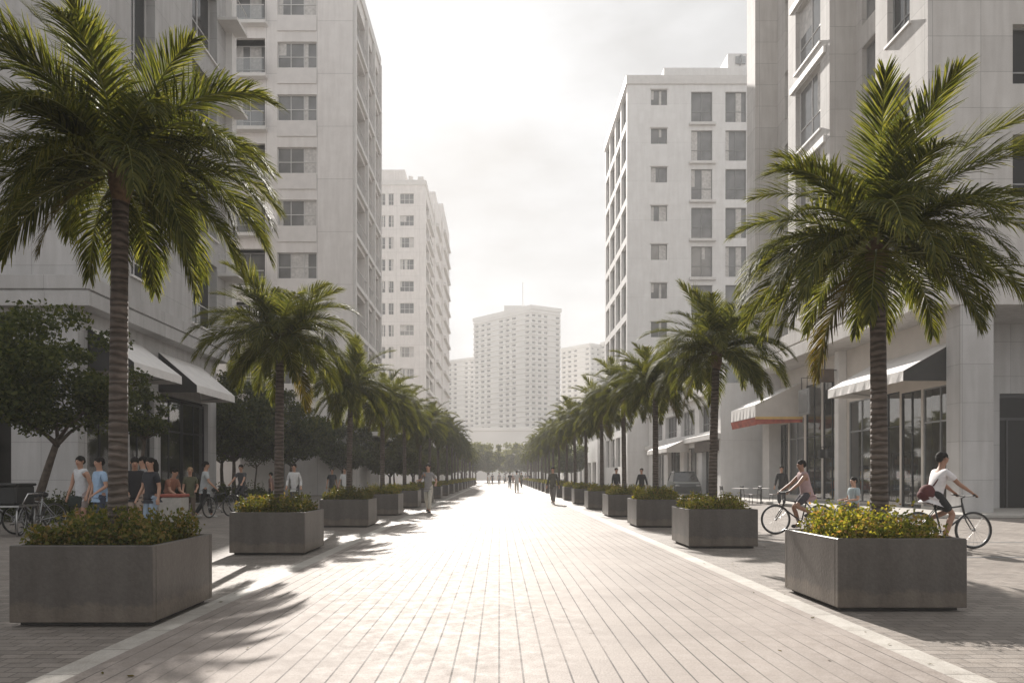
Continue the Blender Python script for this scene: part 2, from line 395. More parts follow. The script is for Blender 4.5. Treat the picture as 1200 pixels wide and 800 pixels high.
def person(label, loc, heading, h=1.72, pelvis=(0,0,.93), lean=.05, twist=0., feet=((-.09,.18,.0), (.09,-.20,.04)),
           hands=((-.27,-.12,.80), (.27,.14,.82)), shirt=('white', (.6,.6,.6)), sleeve=1, trousers=('dark', (.02,.02,.025)),
           shorts=False, skirt=False, hair='short', hairmat='hair', skin='skin', group=None, head_pitch=0., knee=(0,1,0), parent_label=None, toes=None):
    t = thing('person', label, 'person', loc, heading, group); s = h/1.74; t.scale = (s, s, s)
    P = Vector(pelvis); ax = Vector((0, math.sin(lean), math.cos(lean)))
    belly = P+ax*.16; chest = P+ax*.36; nb = P+ax*.50
    rt = Vector((math.cos(twist), math.sin(twist), 0))
    fw = Vector((0, math.sin(head_pitch+lean*.3+math.pi/2), math.cos(head_pitch+lean*.3+math.pi/2)))
    hu = Vector((0, math.sin(lean*.3+head_pitch), math.cos(lean*.3+head_pitch)))
    neck = nb+hu*.05; hl = neck+hu*.07+fw*.02; hm = hl+hu*.08; ht = hm+hu*.065-fw*.01
    V = [P, belly, chest, nb, neck, hl, hm, ht]; E = [(0,1),(1,2),(2,3),(3,4),(4,5),(5,6),(6,7)]
    Rr = [.100, .095, .115, .07, .052, .066, .088, .068]
    shV = [P-ax*.03, belly, chest, nb, P-ax*.075, P-ax*.085]; shE = [(0,1),(1,2),(2,3),(0,4),(4,5)]; shR = [.150, .134, .143, .086, .152, .150]
    trV = [P+ax*.11, P]; trE = [(0,1)]; trR = [.138, .146]
    V.append(hm+fw*.095-hu*.012); E.append((6,8)); Rr.append(.017)
    for k, sg in ((0,-1), (1,1)):
        sh = nb-ax*.055+rt*sg*.155
        el, ha = ik(sh, hands[k], .29, .26, (sg*.3, -1, -.5))
        d = (ha-el).normalized()
        i0 = len(V); V += [sh, el, el.lerp(ha, .4), ha, ha+d*.05]; E += [(2,i0),(i0,i0+1),(i0+1,i0+2),(i0+2,i0+3),(i0+3,i0+4)]
        Rr += [.056, .040, .038, .024, .030]
        side = d.cross(Vector((0,0,1))); side = side.normalized() if side.length > .1 else Vector((0,1,0))
        dn = d.cross(side).normalized(); dn = dn if dn.z < 0 else -dn
        for q in range(4):
            b0 = ha+d*.075+side*(q-1.5)*.019; b1 = b0+d*(.035+.006*(q in (1,2))); b2 = b1+d*.018+dn*.022
            j = len(V); V += [b0, b1, b2]; E += [(i0+4,j),(j,j+1),(j+1,j+2)]; Rr += [.0105, .0095, .008]
        th = ha+d*.03+side*(-sg)*.036; j = len(V)
        V += [th, th+d*.035+side*(-sg)*.012+dn*.01]; E += [(i0+4,j),(j,j+1)]; Rr += [.012, .0095]
        j = len(shV)
        if sleeve == 1:
            shV += [sh, sh.lerp(el, .72)]; shE += [(2,j),(j,j+1)]; shR += [.070, .062]
        elif sleeve == 2:
            shV += [sh, el, ha.lerp(el, .1)]; shE += [(2,j),(j,j+1),(j+1,j+2)]; shR += [.070, .054, .040]
        else:
            shV += [sh]; shE += [(3,j)]; shR += [.074]
        hip = P+Vector((sg*.085, 0, -.03)); F = Vector(feet[k]); ank = F+Vector((0,-.05,.085))
        kn, an = ik(hip, ank, .425, .415, knee)
        i0 = len(V); V += [hip, kn, kn.lerp(an, .35)-Vector((0,.012,0)), an, an+Vector((0,.10,-.045)), an+Vector((0,.17,-.055))]
        E += [(0,i0)]+[(i0+q,i0+q+1) for q in range(5)]; Rr += [.084, .056, .056, .036, .034, .026]
        if not skirt:
            j = len(trV)
            if shorts: trV += [hip, hip.lerp(kn, .45), hip.lerp(kn, .86)]; trE += [(1,j),(j,j+1),(j+1,j+2)]; trR += [.108, .094, .084]
            else: trV += [hip, kn, kn.lerp(an, .5), kn.lerp(an, .93)]; trE += [(1,j)]+[(j+q,j+q+1) for q in range(3)]; trR += [.108, .078, .070, .062]
        mb = MB()
        mb.tube([an+Vector((0,-.035,-.015)), an+Vector((0,-.03,-.055)), an+Vector((0,.05,-.052)), an+Vector((0,.15,-.062)), an+Vector((0,.185,-.066))],
                [.030, .047, .043, .043, .018], 10)
        mb.build('shoe', shoe_mat(k, label), t, True)
    body = skin_obj('body', V, E, Rr, M[skin], t)
    so = skin_obj('shirt', shV, shE, shR, cloth(*shirt), t)
    if skirt:
        mb = MB(); n = 20; rings = [(.02,.13,.11), (-.12,.17,.15), (-.42,.23,.2)]
        vs = []; fs = []
        for i, (dz, rx, ry) in enumerate(rings):
            for k in range(n):
                a = 2*math.pi*k/n; w = 1+.06*math.sin(5*a)*(i/2)
                vs.append((P.x+rx*w*math.cos(a), P.y+ry*w*math.sin(a), P.z+dz))
        for i in range(2):
            for k in range(n): fs.append((i*n+k, i*n+(k+1)%n, (i+1)*n+(k+1)%n, (i+1)*n+k))
        mb.add(vs, fs); mb.build('skirt', cloth(*trousers), t, True)
    else:
        skin_obj('trousers' if not shorts else 'shorts', trV, trE, trR, cloth(*trousers), t)
    hb = MB(); rnd = random.Random(len(label))
    c = hm-fw*.026+hu*.036
    hb.ell((0,0,0), (.090,.104,.092), 14, 10, zmin=-.35, jit=.03, rnd=rnd)
    hb.ell((0,-.045,-.035), (.078,.062,.075), 12, 8, jit=.03, rnd=rnd)
    if hair == 'long':
        hb.tube([(0,-.06,.02),(0,-.10,-.08),(0,-.12,-.2),(0,-.11,-.30)], [.075,.085,.07,.02], 10)
    rot = Matrix((Vector((1,0,0)), fw, hu)).transposed()
    hb.v = [tuple(c + rot @ Vector(v)) for v in hb.v]
    hb.build('hair', M[hairmat], t, True)
    fb = MB()
    for sg in (-1, 1): fb.ell(tuple(hm+fw*.083+hu*.005+Vector((sg*.032,0,0))), (.013,.006,.007), 8, 6)
    fb.build('eyes', M['hair'], t, True)
    mo = MB(); mo.ell(tuple(hm+fw*.082-hu*.055), (.024,.009,.007), 8, 6); mo.build('mouth', M['lip'], t, True)
    eb = MB()
    for sg in (-1, 1): eb.ell(tuple(hm+Vector((sg*.087,0,0))-hu*.005-fw*.005), (.010,.018,.028), 8, 6); 
    eb.build('ears', M[skin], t, True)
    return t
def shoe_mat(k, label):
    return cloth('white_shoe', (.55,.54,.52)) if len(label) % 2 else cloth('black_shoe', (.03,.03,.03))

# ------------------------------------------------------------------ bicycle
def bicycle(label, loc, rz, framecol=('bike_black', (.02,.02,.022)), steer=0., group=None, lean=0.):
    t = thing('bicycle', label, 'bicycle', loc, rz, group); t.rotation_euler = (0, lean, rz)
    fm = m_plain(framecol[0], framecol[1], .3, spec=.6) if framecol[0] not in M else M[framecol[0]]
    M[framecol[0]] = fm
    rh = (0,-.50,.345); fh = (0,.52,.345); bb = (0,-.07,.29); st = (0,-.20,.80); hd0 = (0,.36,.62); hd1 = (0,.31,.84)
    for hub in (rh, fh):
        w = MB(); w.torus((0,0,0), .322, .022, 'X', 40, 8); wo = w.build('wheel', M['black'], t, True, hub)
        r = MB(); r.torus((0,0,0), .298, .009, 'X', 40, 6); r.tube([(-.03,0,0),(.03,0,0)], .022, 10); r.build('rim', M['metal'], wo, True)
        s = MB()
        for k in range(20):
            a = 2*math.pi*k/20; x = .02 if k % 2 else -.02
            s.bar((x,.02*math.cos(a+.6),.02*math.sin(a+.6)), (0,.295*math.cos(a),.295*math.sin(a)), .0032)
        s.build('spokes', M['metal'], wo)
    f = MB()
    f.tube([bb, st], .016); f.tube([bb, hd0], .018); f.tube([(0,-.17,.72), (0,.32,.79)], .016); f.tube([hd0, hd1], .020)
    for sg in (-1, 1):
        f.tube([(sg*.035,-.07,.29), (sg*.05,-.50,.345)], .009); f.tube([(sg*.02,-.18,.74), (sg*.05,-.50,.345)], .008)
    f.build('frame', fm, t, True)
    k = MB(); k.tube([hd0, (0,.38,.6)], .018)
    for sg in (-1, 1): k.tube([(sg*.03,.375,.60), (sg*.05,.43,.5), (sg*.05,.52,.345)], [.013,.012,.008])
    k.build('fork', fm, t, True)
    hb = MB(); hb.tube([hd1, (0,.30,.93), (0,.37,.97)], .013); hb.tube([(-.29,.33,1.0),(-.2,.37,.98),(0,.375,.97),(.2,.37,.98),(.29,.33,1.0)], .011)
    hb.tube([(-.30,.325,1.0),(-.2,.37,.982)], .016); hb.tube([(.30,.325,1.0),(.2,.37,.982)], .016)
    hb.tube([(-.22,.39,.975),(-.27,.40,.955)], .006); hb.tube([(.22,.39,.975),(.27,.40,.955)], .006)
    hb.build('handlebar', M['black'], t, True)
    sd = MB(); sd.tube([(0,-.33,.885),(0,-.26,.895),(0,-.16,.885),(0,-.05,.88)], [.05,.072,.035,.018], 12)
    sd.build('saddle', M['black'], t, True)
    sp = MB(); sp.tube([st, (0,-.215,.875)], .012); sp.build('seat_post', M['chrome'], t, True)
    c = MB(); c.torus((.045,-.07,.29), .085, .006, 'X', 24, 5); c.tube([(.03,-.07,.29),(.05,-.07,.29)], .03, 10)
    c.tube([(.06,-.07,.29),(.065,.03,.155)], .009); c.tube([(-.06,-.07,.29),(-.065,-.17,.425)], .009)
    c.build('crank', M['chrome'], t, True)
    for sg, (y, z) in ((1, (.03,.155)), (-1, (-.17,.425))):
        q = MB(); q.box(sg*.07 if sg > 0 else sg*.16, sg*.16 if sg > 0 else sg*.07, y-.04, y+.04, z-.012, z+.012); q.build('pedal', M['black'], t)
    ch = MB(); ch.tube([(.045,-.07,.375),(.045,-.50,.385)], .005); ch.tube([(.045,-.07,.205),(.045,-.50,.305)], .005); ch.build('chain', M['metal'], t)
    return t

CYC = dict(pelvis=(0,-.21,.99), feet=((-.115,-.22,.44), (.115,-.02,.17)), hands=((-.235,.315,1.045), (.235,.315,1.045)))

# cyclists on the right
bicycle('black bicycle ridden towards the right past the nearest right planter', (8.22,11.8,0), R(-90))
rp = person('cyclist in white t-shirt and black shorts riding right past the nearest right planter', (8.22,11.8,0), R(-90), 1.74, lean=.30,
       shirt=('white_tee', (.62,.60,.61)), trousers=('black_shorts', (.012,.012,.014)), shorts=True, skin='skin_d', head_pitch=-.05, **CYC)
bp = thing('backpack', 'dark red backpack slung low on the back of the cyclist in white', 'backpack', (7.90,11.8,1.02))
mb = MB(); mb.ell((0,0,0), (.15,.14,.17), 14, 10); mb.build('bag', cloth('dark_red', (.085,.02,.02)), bp, True)
mb = MB(); mb.ell((-.10,0,-.03), (.08,.10,.09), 12, 8); mb.build('pocket', cloth('dark_maroon', (.07,.012,.014)), bp, True)
mb = MB()
for sg in (-1, 1): mb.tube([(.04,sg*.09,.14), (.16,sg*.13,.34), (.30,sg*.12,.44)], .013, 6)
mb.build('strap', cloth('dark_maroon', (.07,.012,.014)), bp, True)
bicycle('dark bicycle ridden towards the left between the two nearest right planters', (6.87,14.7,0), R(90))
person('cyclist in mauve sleeveless top riding left between the nearest right planters', (6.87,14.7,0), R(90), 1.66, lean=.24, sleeve=0,
       shirt=('mauve_top', (.36,.25,.25)), trousers=('dark_shorts', (.05,.045,.055)), shorts=True, skin='skin_d', **CYC)

def at(px, Y, z=0.): return ((px-585)/750*Y, Y, z)
STAND = dict(feet=((-.10,.02,0), (.10,-.03,0)))
WALK = dict(feet=((-.08,.26,.0), (.08,-.26,.05)))
WALK2 = dict(feet=((-.08,-.24,.05), (.08,.24,.0)))
# group on the left behind the nearest planter
person('person in pale tank top with a dark bag, leftmost of the left group', at(97,15.0), R(170), 1.80, sleeve=0, lean=.12, hands=((-.22,.12,.86),(.24,.16,.84)),
       shirt=('pale_top', (.55,.56,.58)), trousers=('grey_shorts', (.3,.25,.24)), shorts=True, skin='skin', **STAND)
b = thing('handbag', 'dark handbag held by the person in pale tank top on the left', 'bag', (at(91,14.95)[0], 14.9, .62))
mb = MB(); mb.bbox(-.17,.17,-.06,.06,0,.26,.03); mb.build('bag', cloth('dark_green', (.02,.03,.025)), b)
mb = MB(); mb.tube([(-.1,0,.25),(-.07,0,.36),(.07,0,.36),(.1,0,.25)], .009, 6); mb.build('handle', cloth('dark_green', (.02,.03,.025)), b, True)
person('person in light blue t-shirt facing the group behind the left planter', at(118,14.6), R(150), 1.76, lean=.05, hands=((-.22,.22,.95),(.25,.10,.84)),
       shirt=('light_blue', (.30,.42,.58)), trousers=('navy', (.04,.05,.08)), **STAND)
person('bearded man in black t-shirt and beige shorts just right of the nearest left palm trunk', at(158,14.8), R(-150), 1.78, lean=.16, head_pitch=.25, hands=((-.16,.26,.98),(.16,.26,.96)),
       shirt=('black_tee', (.018,.018,.022)), trousers=('beige', (.38,.30,.25)), shorts=True, **STAND)
person('long-haired person in black top and pale jeans beside the bearded man', at(178,14.2), R(160), 1.74, lean=.06, hair='long', hands=((-.24,.05,.84),(.24,.16,.86)),
       shirt=('black_top', (.02,.022,.03)), trousers=('pale_jeans', (.26,.33,.42)), **STAND)
person('person in grey shirt half hidden behind the pair in black tops', at(169,16.6), R(120), 1.84, shirt=('grey_shirt', (.25,.24,.24)), trousers=('dark', (.03,.03,.035)), **STAND)
person('person in orange top leaning over the red-topped box', at(199,17.0), R(-110), 1.62, lean=.45, head_pitch=.1, pelvis=(0,-.08,.90), hands=((-.14,.42,.92),(.14,.42,.90)),
       shirt=('orange_top', (.26,.12,.08)), trousers=('dark', (.03,.03,.035)), **STAND)
person('fair-haired person in olive top with a white bag beside the walking person in grey t-shirt', at(223,19.8), R(200), 1.60, hairmat='hair_b', shirt=('olive', (.10,.10,.06)), trousers=('brown_trousers', (.12,.09,.07)), hands=((-.2,.2,.98),(.22,.15,.86)), **STAND)
person('person in light grey t-shirt and black trousers walking right beside a dark scooter', at(240,20.6), R(-60), 1.80, shirt=('light_grey', (.42,.44,.45)), trousers=('black_trousers', (.012,.012,.014)), hands=((-.24,-.10,.82),(.26,.28,.92)), feet=((-.08,.24,.0), (.08,-.22,.04)))
bicycle('dark bicycle pushed along beside the person in light grey t-shirt', at(257,20.9), R(-12))
person('person in dark patterned top riding a bicycle in front of the left street trees', at(281,24.5), R(176), 1.72, lean=.2, shirt=('dark_pattern', (.06,.06,.065)), trousers=('dark', (.03,.03,.035)), **CYC)
bicycle('bicycle ridden towards the camera in front of the left street trees', at(281,24.5), R(176))
person('person in white shirt and dark trousers standing behind the second left palm', at(345,24.0), R(190), 1.80, sleeve=2, lean=.15, shirt=('white_shirt', (.60,.60,.60)), trousers=('charcoal', (.05,.05,.05)), hands=((-.25,.18,.9),(.25,.18,.9)), **STAND)
person('person in brown top behind the second left planter', at(318,30.), R(90), 1.5, shirt=('brown_top', (.22,.13,.11)), trousers=('dark', (.03,.03,.035)), **STAND)
person('distant person in white shirt beside the third left palm', at(404,29.5), R(180), 1.72, shirt=('white_shirt', (.60,.60,.60)), trousers=('charcoal', (.05,.05,.05)), **STAND)
person('distant person in dark clothes left of the third left palm', at(389,31.), R(200), 1.70, shirt=('black_top', (.02,.022,.03)), trousers=('charcoal', (.05,.05,.05)), **STAND)
person('man in pale trousers and grey shirt walking along the left edge of the promenade', at(502,23.4), R(172), 1.78, shirt=('grey_shirt', (.25,.24,.24)), trousers=('pale_trousers', (.50,.48,.42)), hands=((-.30,.12,1.02),(.34,.16,1.15)), feet=((-.08,.20,.0), (.08,-.20,.04)))
person('person in dark olive coat walking along the right edge of the promenade', at(648,30.2), R(165), 1.76, sleeve=2, shirt=('olive_coat', (.07,.065,.05)), trousers=('grey_trousers', (.14,.13,.12)), **WALK)
person('distant person in black coat and white hat behind the fourth right planter', at(722,34.), R(190), 1.76, sleeve=2, shirt=('black_coat', (.015,.015,.018)), trousers=('dark', (.03,.03,.035)), **STAND)
person('distant person in black suit behind the third right planter', at(752,32.), R(150), 1.72, sleeve=2, shirt=('black_coat', (.015,.015,.018)), trousers=('dark', (.03,.03,.035)), **STAND)
person('person in grey-blue top sitting outside the shop behind the nearest right palm', (at(1001,17.9)[0], 17.9, 0), R(100), 1.66, lean=.02, pelvis=(0,0,.56), feet=((-.10,.42,0),(.10,.40,0)), hands=((-.16,.30,.70),(.16,.30,.70)),
       shirt=('grey_blue', (.30,.36,.38)), trousers=('dark', (.03,.03,.035)))
person('person in dark clothes standing in front of the shop between the two right awnings', at(916,28.4), R(150), 1.78, sleeve=2, shirt=('black_coat', (.015,.015,.018)), trousers=('dark', (.03,.03,.035)), **STAND)
# crowd far along the promenade
far_people = [(605.5,50,'white_shirt',WALK,1.74,'distant person in white top and pale shorts walking at the centre of the promenade'),
 (597.5,66,'black_coat',WALK2,1.7,'distant person in dark dress left of the one in white top'),
 (585,92,'grey_shirt',WALK,1.75,None),(577,100,'black_top',WALK2,1.7,None),(611,72,'olive',WALK,1.72,'distant person in olive top right of the one in white top'),
 (591,112,'light_grey',WALK,1.7,None),(616,96,'grey_shirt',WALK2,1.72,None),(601,104,'brown_top',WALK,1.7,None),(621,84,'dark_pattern',WALK2,1.7,None),(573,88,'white_shirt',WALK,1.7,None)]
rnd = random.Random(3)
for px, Y, sh, ps, hh, lb in far_people:
    person(lb or 'tiny hazy person among the crowd at the far end of the promenade', at(px, Y), R(rnd.choice([0,180])+rnd.uniform(-20,20)), hh,
           shirt=(sh, (.3,.3,.3)), trousers=('dark', (.03,.03,.035)) if sh != 'white_shirt' else ('pale_trousers', (.5,.48,.42)), group='far people on the promenade', **ps)
bake_skins()

# parked bikes and cart on the far left
bicycle('silver bicycle parked facing the camera at the left edge, nearest the tree', at(44,15.2), R(168), ('bike_silver', (.45,.46,.47)), lean=.1)
bicycle('dark bicycle parked at the left edge between the black cart and the silver bicycle', at(33,14.8), R(200), ('bike_black', (.02,.02,.022)), lean=-.08)
bicycle('grey bicycle parked across the pavement behind the black cart', at(14,15.6), R(110), ('bike_grey', (.2,.2,.21)))
ct = thing('delivery_cart', 'black box cart with grey metal frame at the left edge', 'cart', at(6,14.2), R(8))
mb = MB(); mb.bbox(-.55,.42,-.35,.35,.72,1.12,.03); mb.build('box', M['black'], ct)
mb = MB(); mb.bbox(-.58,.45,-.38,.38,1.12,1.18,.02); mb.build('lid', M['black'], ct)
mb = MB(); mb.box(-.6,.5,-.4,.4,.66,.70); mb.build('tray', M['metal'], ct)
for sx in (-.5,.42):
    for sy in (-.33,.33):
        mb = MB(); mb.tube([(sx,sy,.68),(sx,sy,0.02)], .018); mb.build('leg', M['metal'], ct, True)
mb = MB(); mb.tube([(.5,-.3,.68),(.62,-.3,.95),(.62,.3,.95),(.5,.3,.68)], .014); mb.build('handle', M['chrome'], ct, True)
# red-topped box
bx = thing('market_box', 'pale box with red top beside the group on the left', 'box', (at(205,16.4)[0],16.4,0), R(5))
mb = MB(); mb.bbox(-.30,.25,-.25,.25,0,.80,.015); mb.build('base', cloth('pale_box', (.45,.43,.40)), bx)
mb = MB(); mb.bbox(-.32,.27,-.27,.27,.80,.88,.02); mb.build('top', cloth('red_top', (.30,.085,.06)), bx)
# ------------------------------------------------------------------ palms
def frond_quads(rnd, elev, length, droop, npairs=54, hang=.5):
    """quads (n,4,3) of leaflets + rib points; frond starts at the origin and heads along +X"""
    pts = []; p = Vector((0,0,0)); a = elev; n = 16
    for i in range(n+1):
        pts.append(p.copy()); a = elev - droop*(i/n)**1.35
        p = p + Vector((math.cos(a), 0, math.sin(a)))*(length/n)
    def at_(t):
        f = t*n; i = min(int(f), n-1); return pts[i].lerp(pts[i+1], f-i), (pts[i+1]-pts[i]).normalized()
    Q = []
    for i in range(npairs):
        t = .10+.90*(i+rnd.random()*.5)/npairs
        c, d = at_(min(t, .999)); up = Vector((-d.z, 0, d.x))
        prof = min(1., (t-.04)*4.5)*(1.-.62*max(0, (t-.55)/.45)**1.6)
        L = .50*prof*rnd.uniform(.82, 1.12)*length/2.0
        for sg in (-1, 1):
            fwd = .48+.75*t+rnd.uniform(-.12, .12); lift = rnd.uniform(.05, .55)
            v = (Vector((0, sg, 0))*math.cos(fwd)+d*math.sin(fwd)).normalized()
            v = (v+up*lift*.6).normalized()
            w = .0095*rnd.uniform(.8, 1.2)
            pr = c.copy(); dirv = v; wv = None; prev = None
            segs = 3; widths = [w*.7, w, w*.75, .0015]
            for s_ in range(segs+1):
                side = dirv.cross(up); side = side.normalized() if side.length > 1e-3 else Vector((0,1,0))
                side = (side + up*rnd.uniform(-.25,.25)).normalized()
                a_, b_ = pr-side*widths[s_], pr+side*widths[s_]
                if prev: Q.append((prev[0], prev[1], b_, a_))
                prev = (a_, b_)
                pr = pr + dirv*(L/segs)
                dirv = (dirv + Vector((0,0,-1))*hang*(.35+.35*s_)*rnd.uniform(.7,1.3)).normalized()
    return np.array([[tuple(v) for v in q] for q in Q]), pts

def strip_mesh(name, Q, mat, pts, ribr=.013):
    """leaflets (3 quads each, welded into one island) and the rib"""
    mb = MB(); n = len(Q)
    vs = []; fs = []
    for i in range(0, n, 3):
        o = len(vs); vs += [tuple(Q[i][0]), tuple(Q[i][1])]
        for k in range(3): vs += [tuple(Q[i+k][3]), tuple(Q[i+k][2])]
        for k in range(3): fs.append((o+2*k, o+2*k+1, o+2*k+3, o+2*k+2))
    mb.add(vs, fs, 0)
    if pts is not None: mb.tube(pts, [ribr*(1-.75*i/(len(pts)-1)) for i in range(len(pts))], 5, 1, cap=False)
    return mb.mesh(name, [mat, M['rachis']])

FR = []   # (mesh, Q, pts)
def make_fronds():
    rnd = random.Random(11)
    spec = [ # elev, length, droop, hang, mat
        (1.30, 2.0, .75, .2, 'frond'), (1.15, 2.1, 1.0, .26, 'frond'), (1.0, 2.1, 1.05, .34, 'frond'), (.85, 2.15, 1.45, .48, 'frond'),
        (.60, 2.1, 1.6, .62, 'frond'), (.42, 2.1, 1.65, .78, 'frond'), (.15, 2.05, 1.5, .9, 'frond'), (-.05, 1.95, 1.3, .9, 'frond'),
        (-.35, 1.85, 1.1, .65, 'frond'), (-.7, 1.75, .8, .6, 'frond_y')]
    for i, (e, L, dr, hg, mt) in enumerate(spec):
        Q, pts = frond_quads(rnd, e, L, dr, 100, hg)
        FR.append((strip_mesh('frond', Q, M[mt], pts), Q, pts))
make_fronds()
LAY = [(0,2),(1,4),(2,5),(3,7),(4,8),(5,8),(6,8),(7,8),(8,6),(9,1)]
def frond_layout(rnd):
    out = []; ph = rnd.uniform(0,6.28)
    for k, n in LAY:
        ph += 1.1
        for j in range(n):
            out.append((k, ph+2*math.pi*(j+rnd.uniform(-.3,.3))/n, rnd.uniform(.72,.90), rnd.uniform(-.09,.09), rnd.uniform(-.12,.12)))
    return out
def trunk_mesh(rnd, H, lean):
    mb = MB(); pts = []; rad = []
    for i in range(24):
        t = i/23.; z = H*t
        pts.append((lean[0]*t*t, lean[1]*t*t, z))
        r = .094-.020*t+.02*max(0, 1-t*9)**2
        rad.append(r*(1+(.02 if i % 2 else -.01)))
    mb.tube(pts, rad, 14); return mb.mesh('trunk', M['palm_bark'], True)
def boss_mb(H, lean):
    mb = MB(); x, y = lean
    mb.tube([(x,y,H-.30),(x,y,H-.12),(x,y,H+.05),(x,y,H+.28)], [.075,.115,.12,.04], 12)
    return mb
def palm_near(name, label, loc, seed, H, group, lean=(0,0), sc=1.):
    rnd = random.Random(seed); t = thing(name, label, 'palm tree', loc, 0, group); t.scale = (sc, sc, sc)
    link('trunk', trunk_mesh(rnd, H, lean), t)
    cr = boss_mb(H, lean).build('crown', M['fibre'], t, True)
    for k, a, s, rl, tw in frond_layout(rnd):
        f = link('frond', FR[k][0], cr, (lean[0]+.05*math.cos(a), lean[1]+.05*math.sin(a), H+rnd.uniform(-.05,.16)))
        f.rotation_euler = (tw, rl, a); f.scale = (s, s, s)
    return t
def crown_merged(seed, H, lean):
    rnd = random.Random(seed); Vs = []; mi = []; mb = MB()
    V, F, I = [], [], []
    for k, a, s, rl, tw in frond_layout(rnd):
        me = FR[k][0]; n = len(me.vertices); co = np.empty(n*3, np.float32); me.vertices.foreach_get('co', co); co = co.reshape(-1,3)
        mt = (Matrix.Translation((lean[0], lean[1], H+rnd.uniform(-.05,.16))) @ Matrix.Rotation(a, 4, 'Z') @ Matrix.Rotation(rl, 4, 'Y') @ Matrix.Rotation(tw, 4, 'X') @ Matrix.Scale(s, 4))
        A = np.array(mt)[:3]; co = co @ A[:, :3].T + A[:, 3]
        mb.add([tuple(c) for c in co], [tuple(p.vertices) for p in me.polygons], 0)
        mb.mi[-len(me.polygons):] = [p.material_index+(2 if k == 9 and p.material_index == 0 else 0) for p in me.polygons]
    b = boss_mb(H, lean); mb.add(b.v, b.f, 3)
    return mb.mesh('crown', [M['frond'], M['rachis'], M['frond_y'], M['fibre']])

# ------------------------------------------------------------------ shrubs, hedges, broadleaf trees
def leaf_quads(C, size, rng, up=.35):
    n = len(C); d = rng.normal(size=(n,3)); d[:,2] += up; d /= np.linalg.norm(d, axis=1)[:,None]
    e = rng.normal(size=(n,3)); e -= d*(e*d).sum(1)[:,None]; e /= np.linalg.norm(e, axis=1)[:,None]
    s = size*rng.uniform(.6,1.3,n)[:,None]; w = s*.30
    nn = np.cross(d, e)
    mid = C+d*s*.5+nn*s*.08
    return np.stack([C, mid+e*w, C+d*s, mid-e*w], 1)
def shrub_mesh(seed, wx, wy, h, n, size, mat):
    rng = np.random.default_rng(seed)
    m = 60; bx = rng.uniform(-wx, wx, m); by = rng.uniform(-wy, wy, m); br = rng.uniform(.10,.2,m); bz = rng.uniform(.25,1.,m)*h*(1-.35*(np.maximum(abs(bx/wx), abs(by/wy)))**3)-br*.6
    k = rng.integers(0, m, n); v = rng.normal(size=(n,3)); v /= np.linalg.norm(v, axis=1)[:,None]
    r = br[k]*rng.uniform(.45,1.1,n)
    C = np.stack([bx[k], by[k], bz[k]], 1)+v*r[:,None]*np.array([1.15,1.15,1.])
    # loose sprigs above the mound, and low filling
    ns = 46; sx = rng.uniform(-wx*.9, wx*.9, ns); sy = rng.uniform(-wy*.9, wy*.9, ns); L = []
    for a, b in zip(sx, sy):
        q = rng.integers(14, 26); t = np.linspace(0, 1, q); dx, dy = rng.normal(0, .07, 2)
        L.append(np.stack([a+dx*t+rng.normal(0,.012,q), b+dy*t+rng.normal(0,.012,q), h*(.45+rng.uniform(.35,.75)*t)], 1))
    low = np.stack([rng.uniform(-wx, wx, n//3), rng.uniform(-wy, wy, n//3), rng.uniform(.0, h*.55, n//3)], 1)
    C = np.concatenate([C]+L+[low]); C[:,2] = np.maximum(C[:,2], .015)
    lim = np.array([wx+.05, wy+.05]); C[:,:2] = np.clip(C[:,:2], -lim*rng.uniform(.9,1.,(len(C),2)), lim*rng.uniform(.9,1.,(len(C),2)))
    return quads_mesh('foliage', leaf_quads(C, size, rng, .6), M[mat])

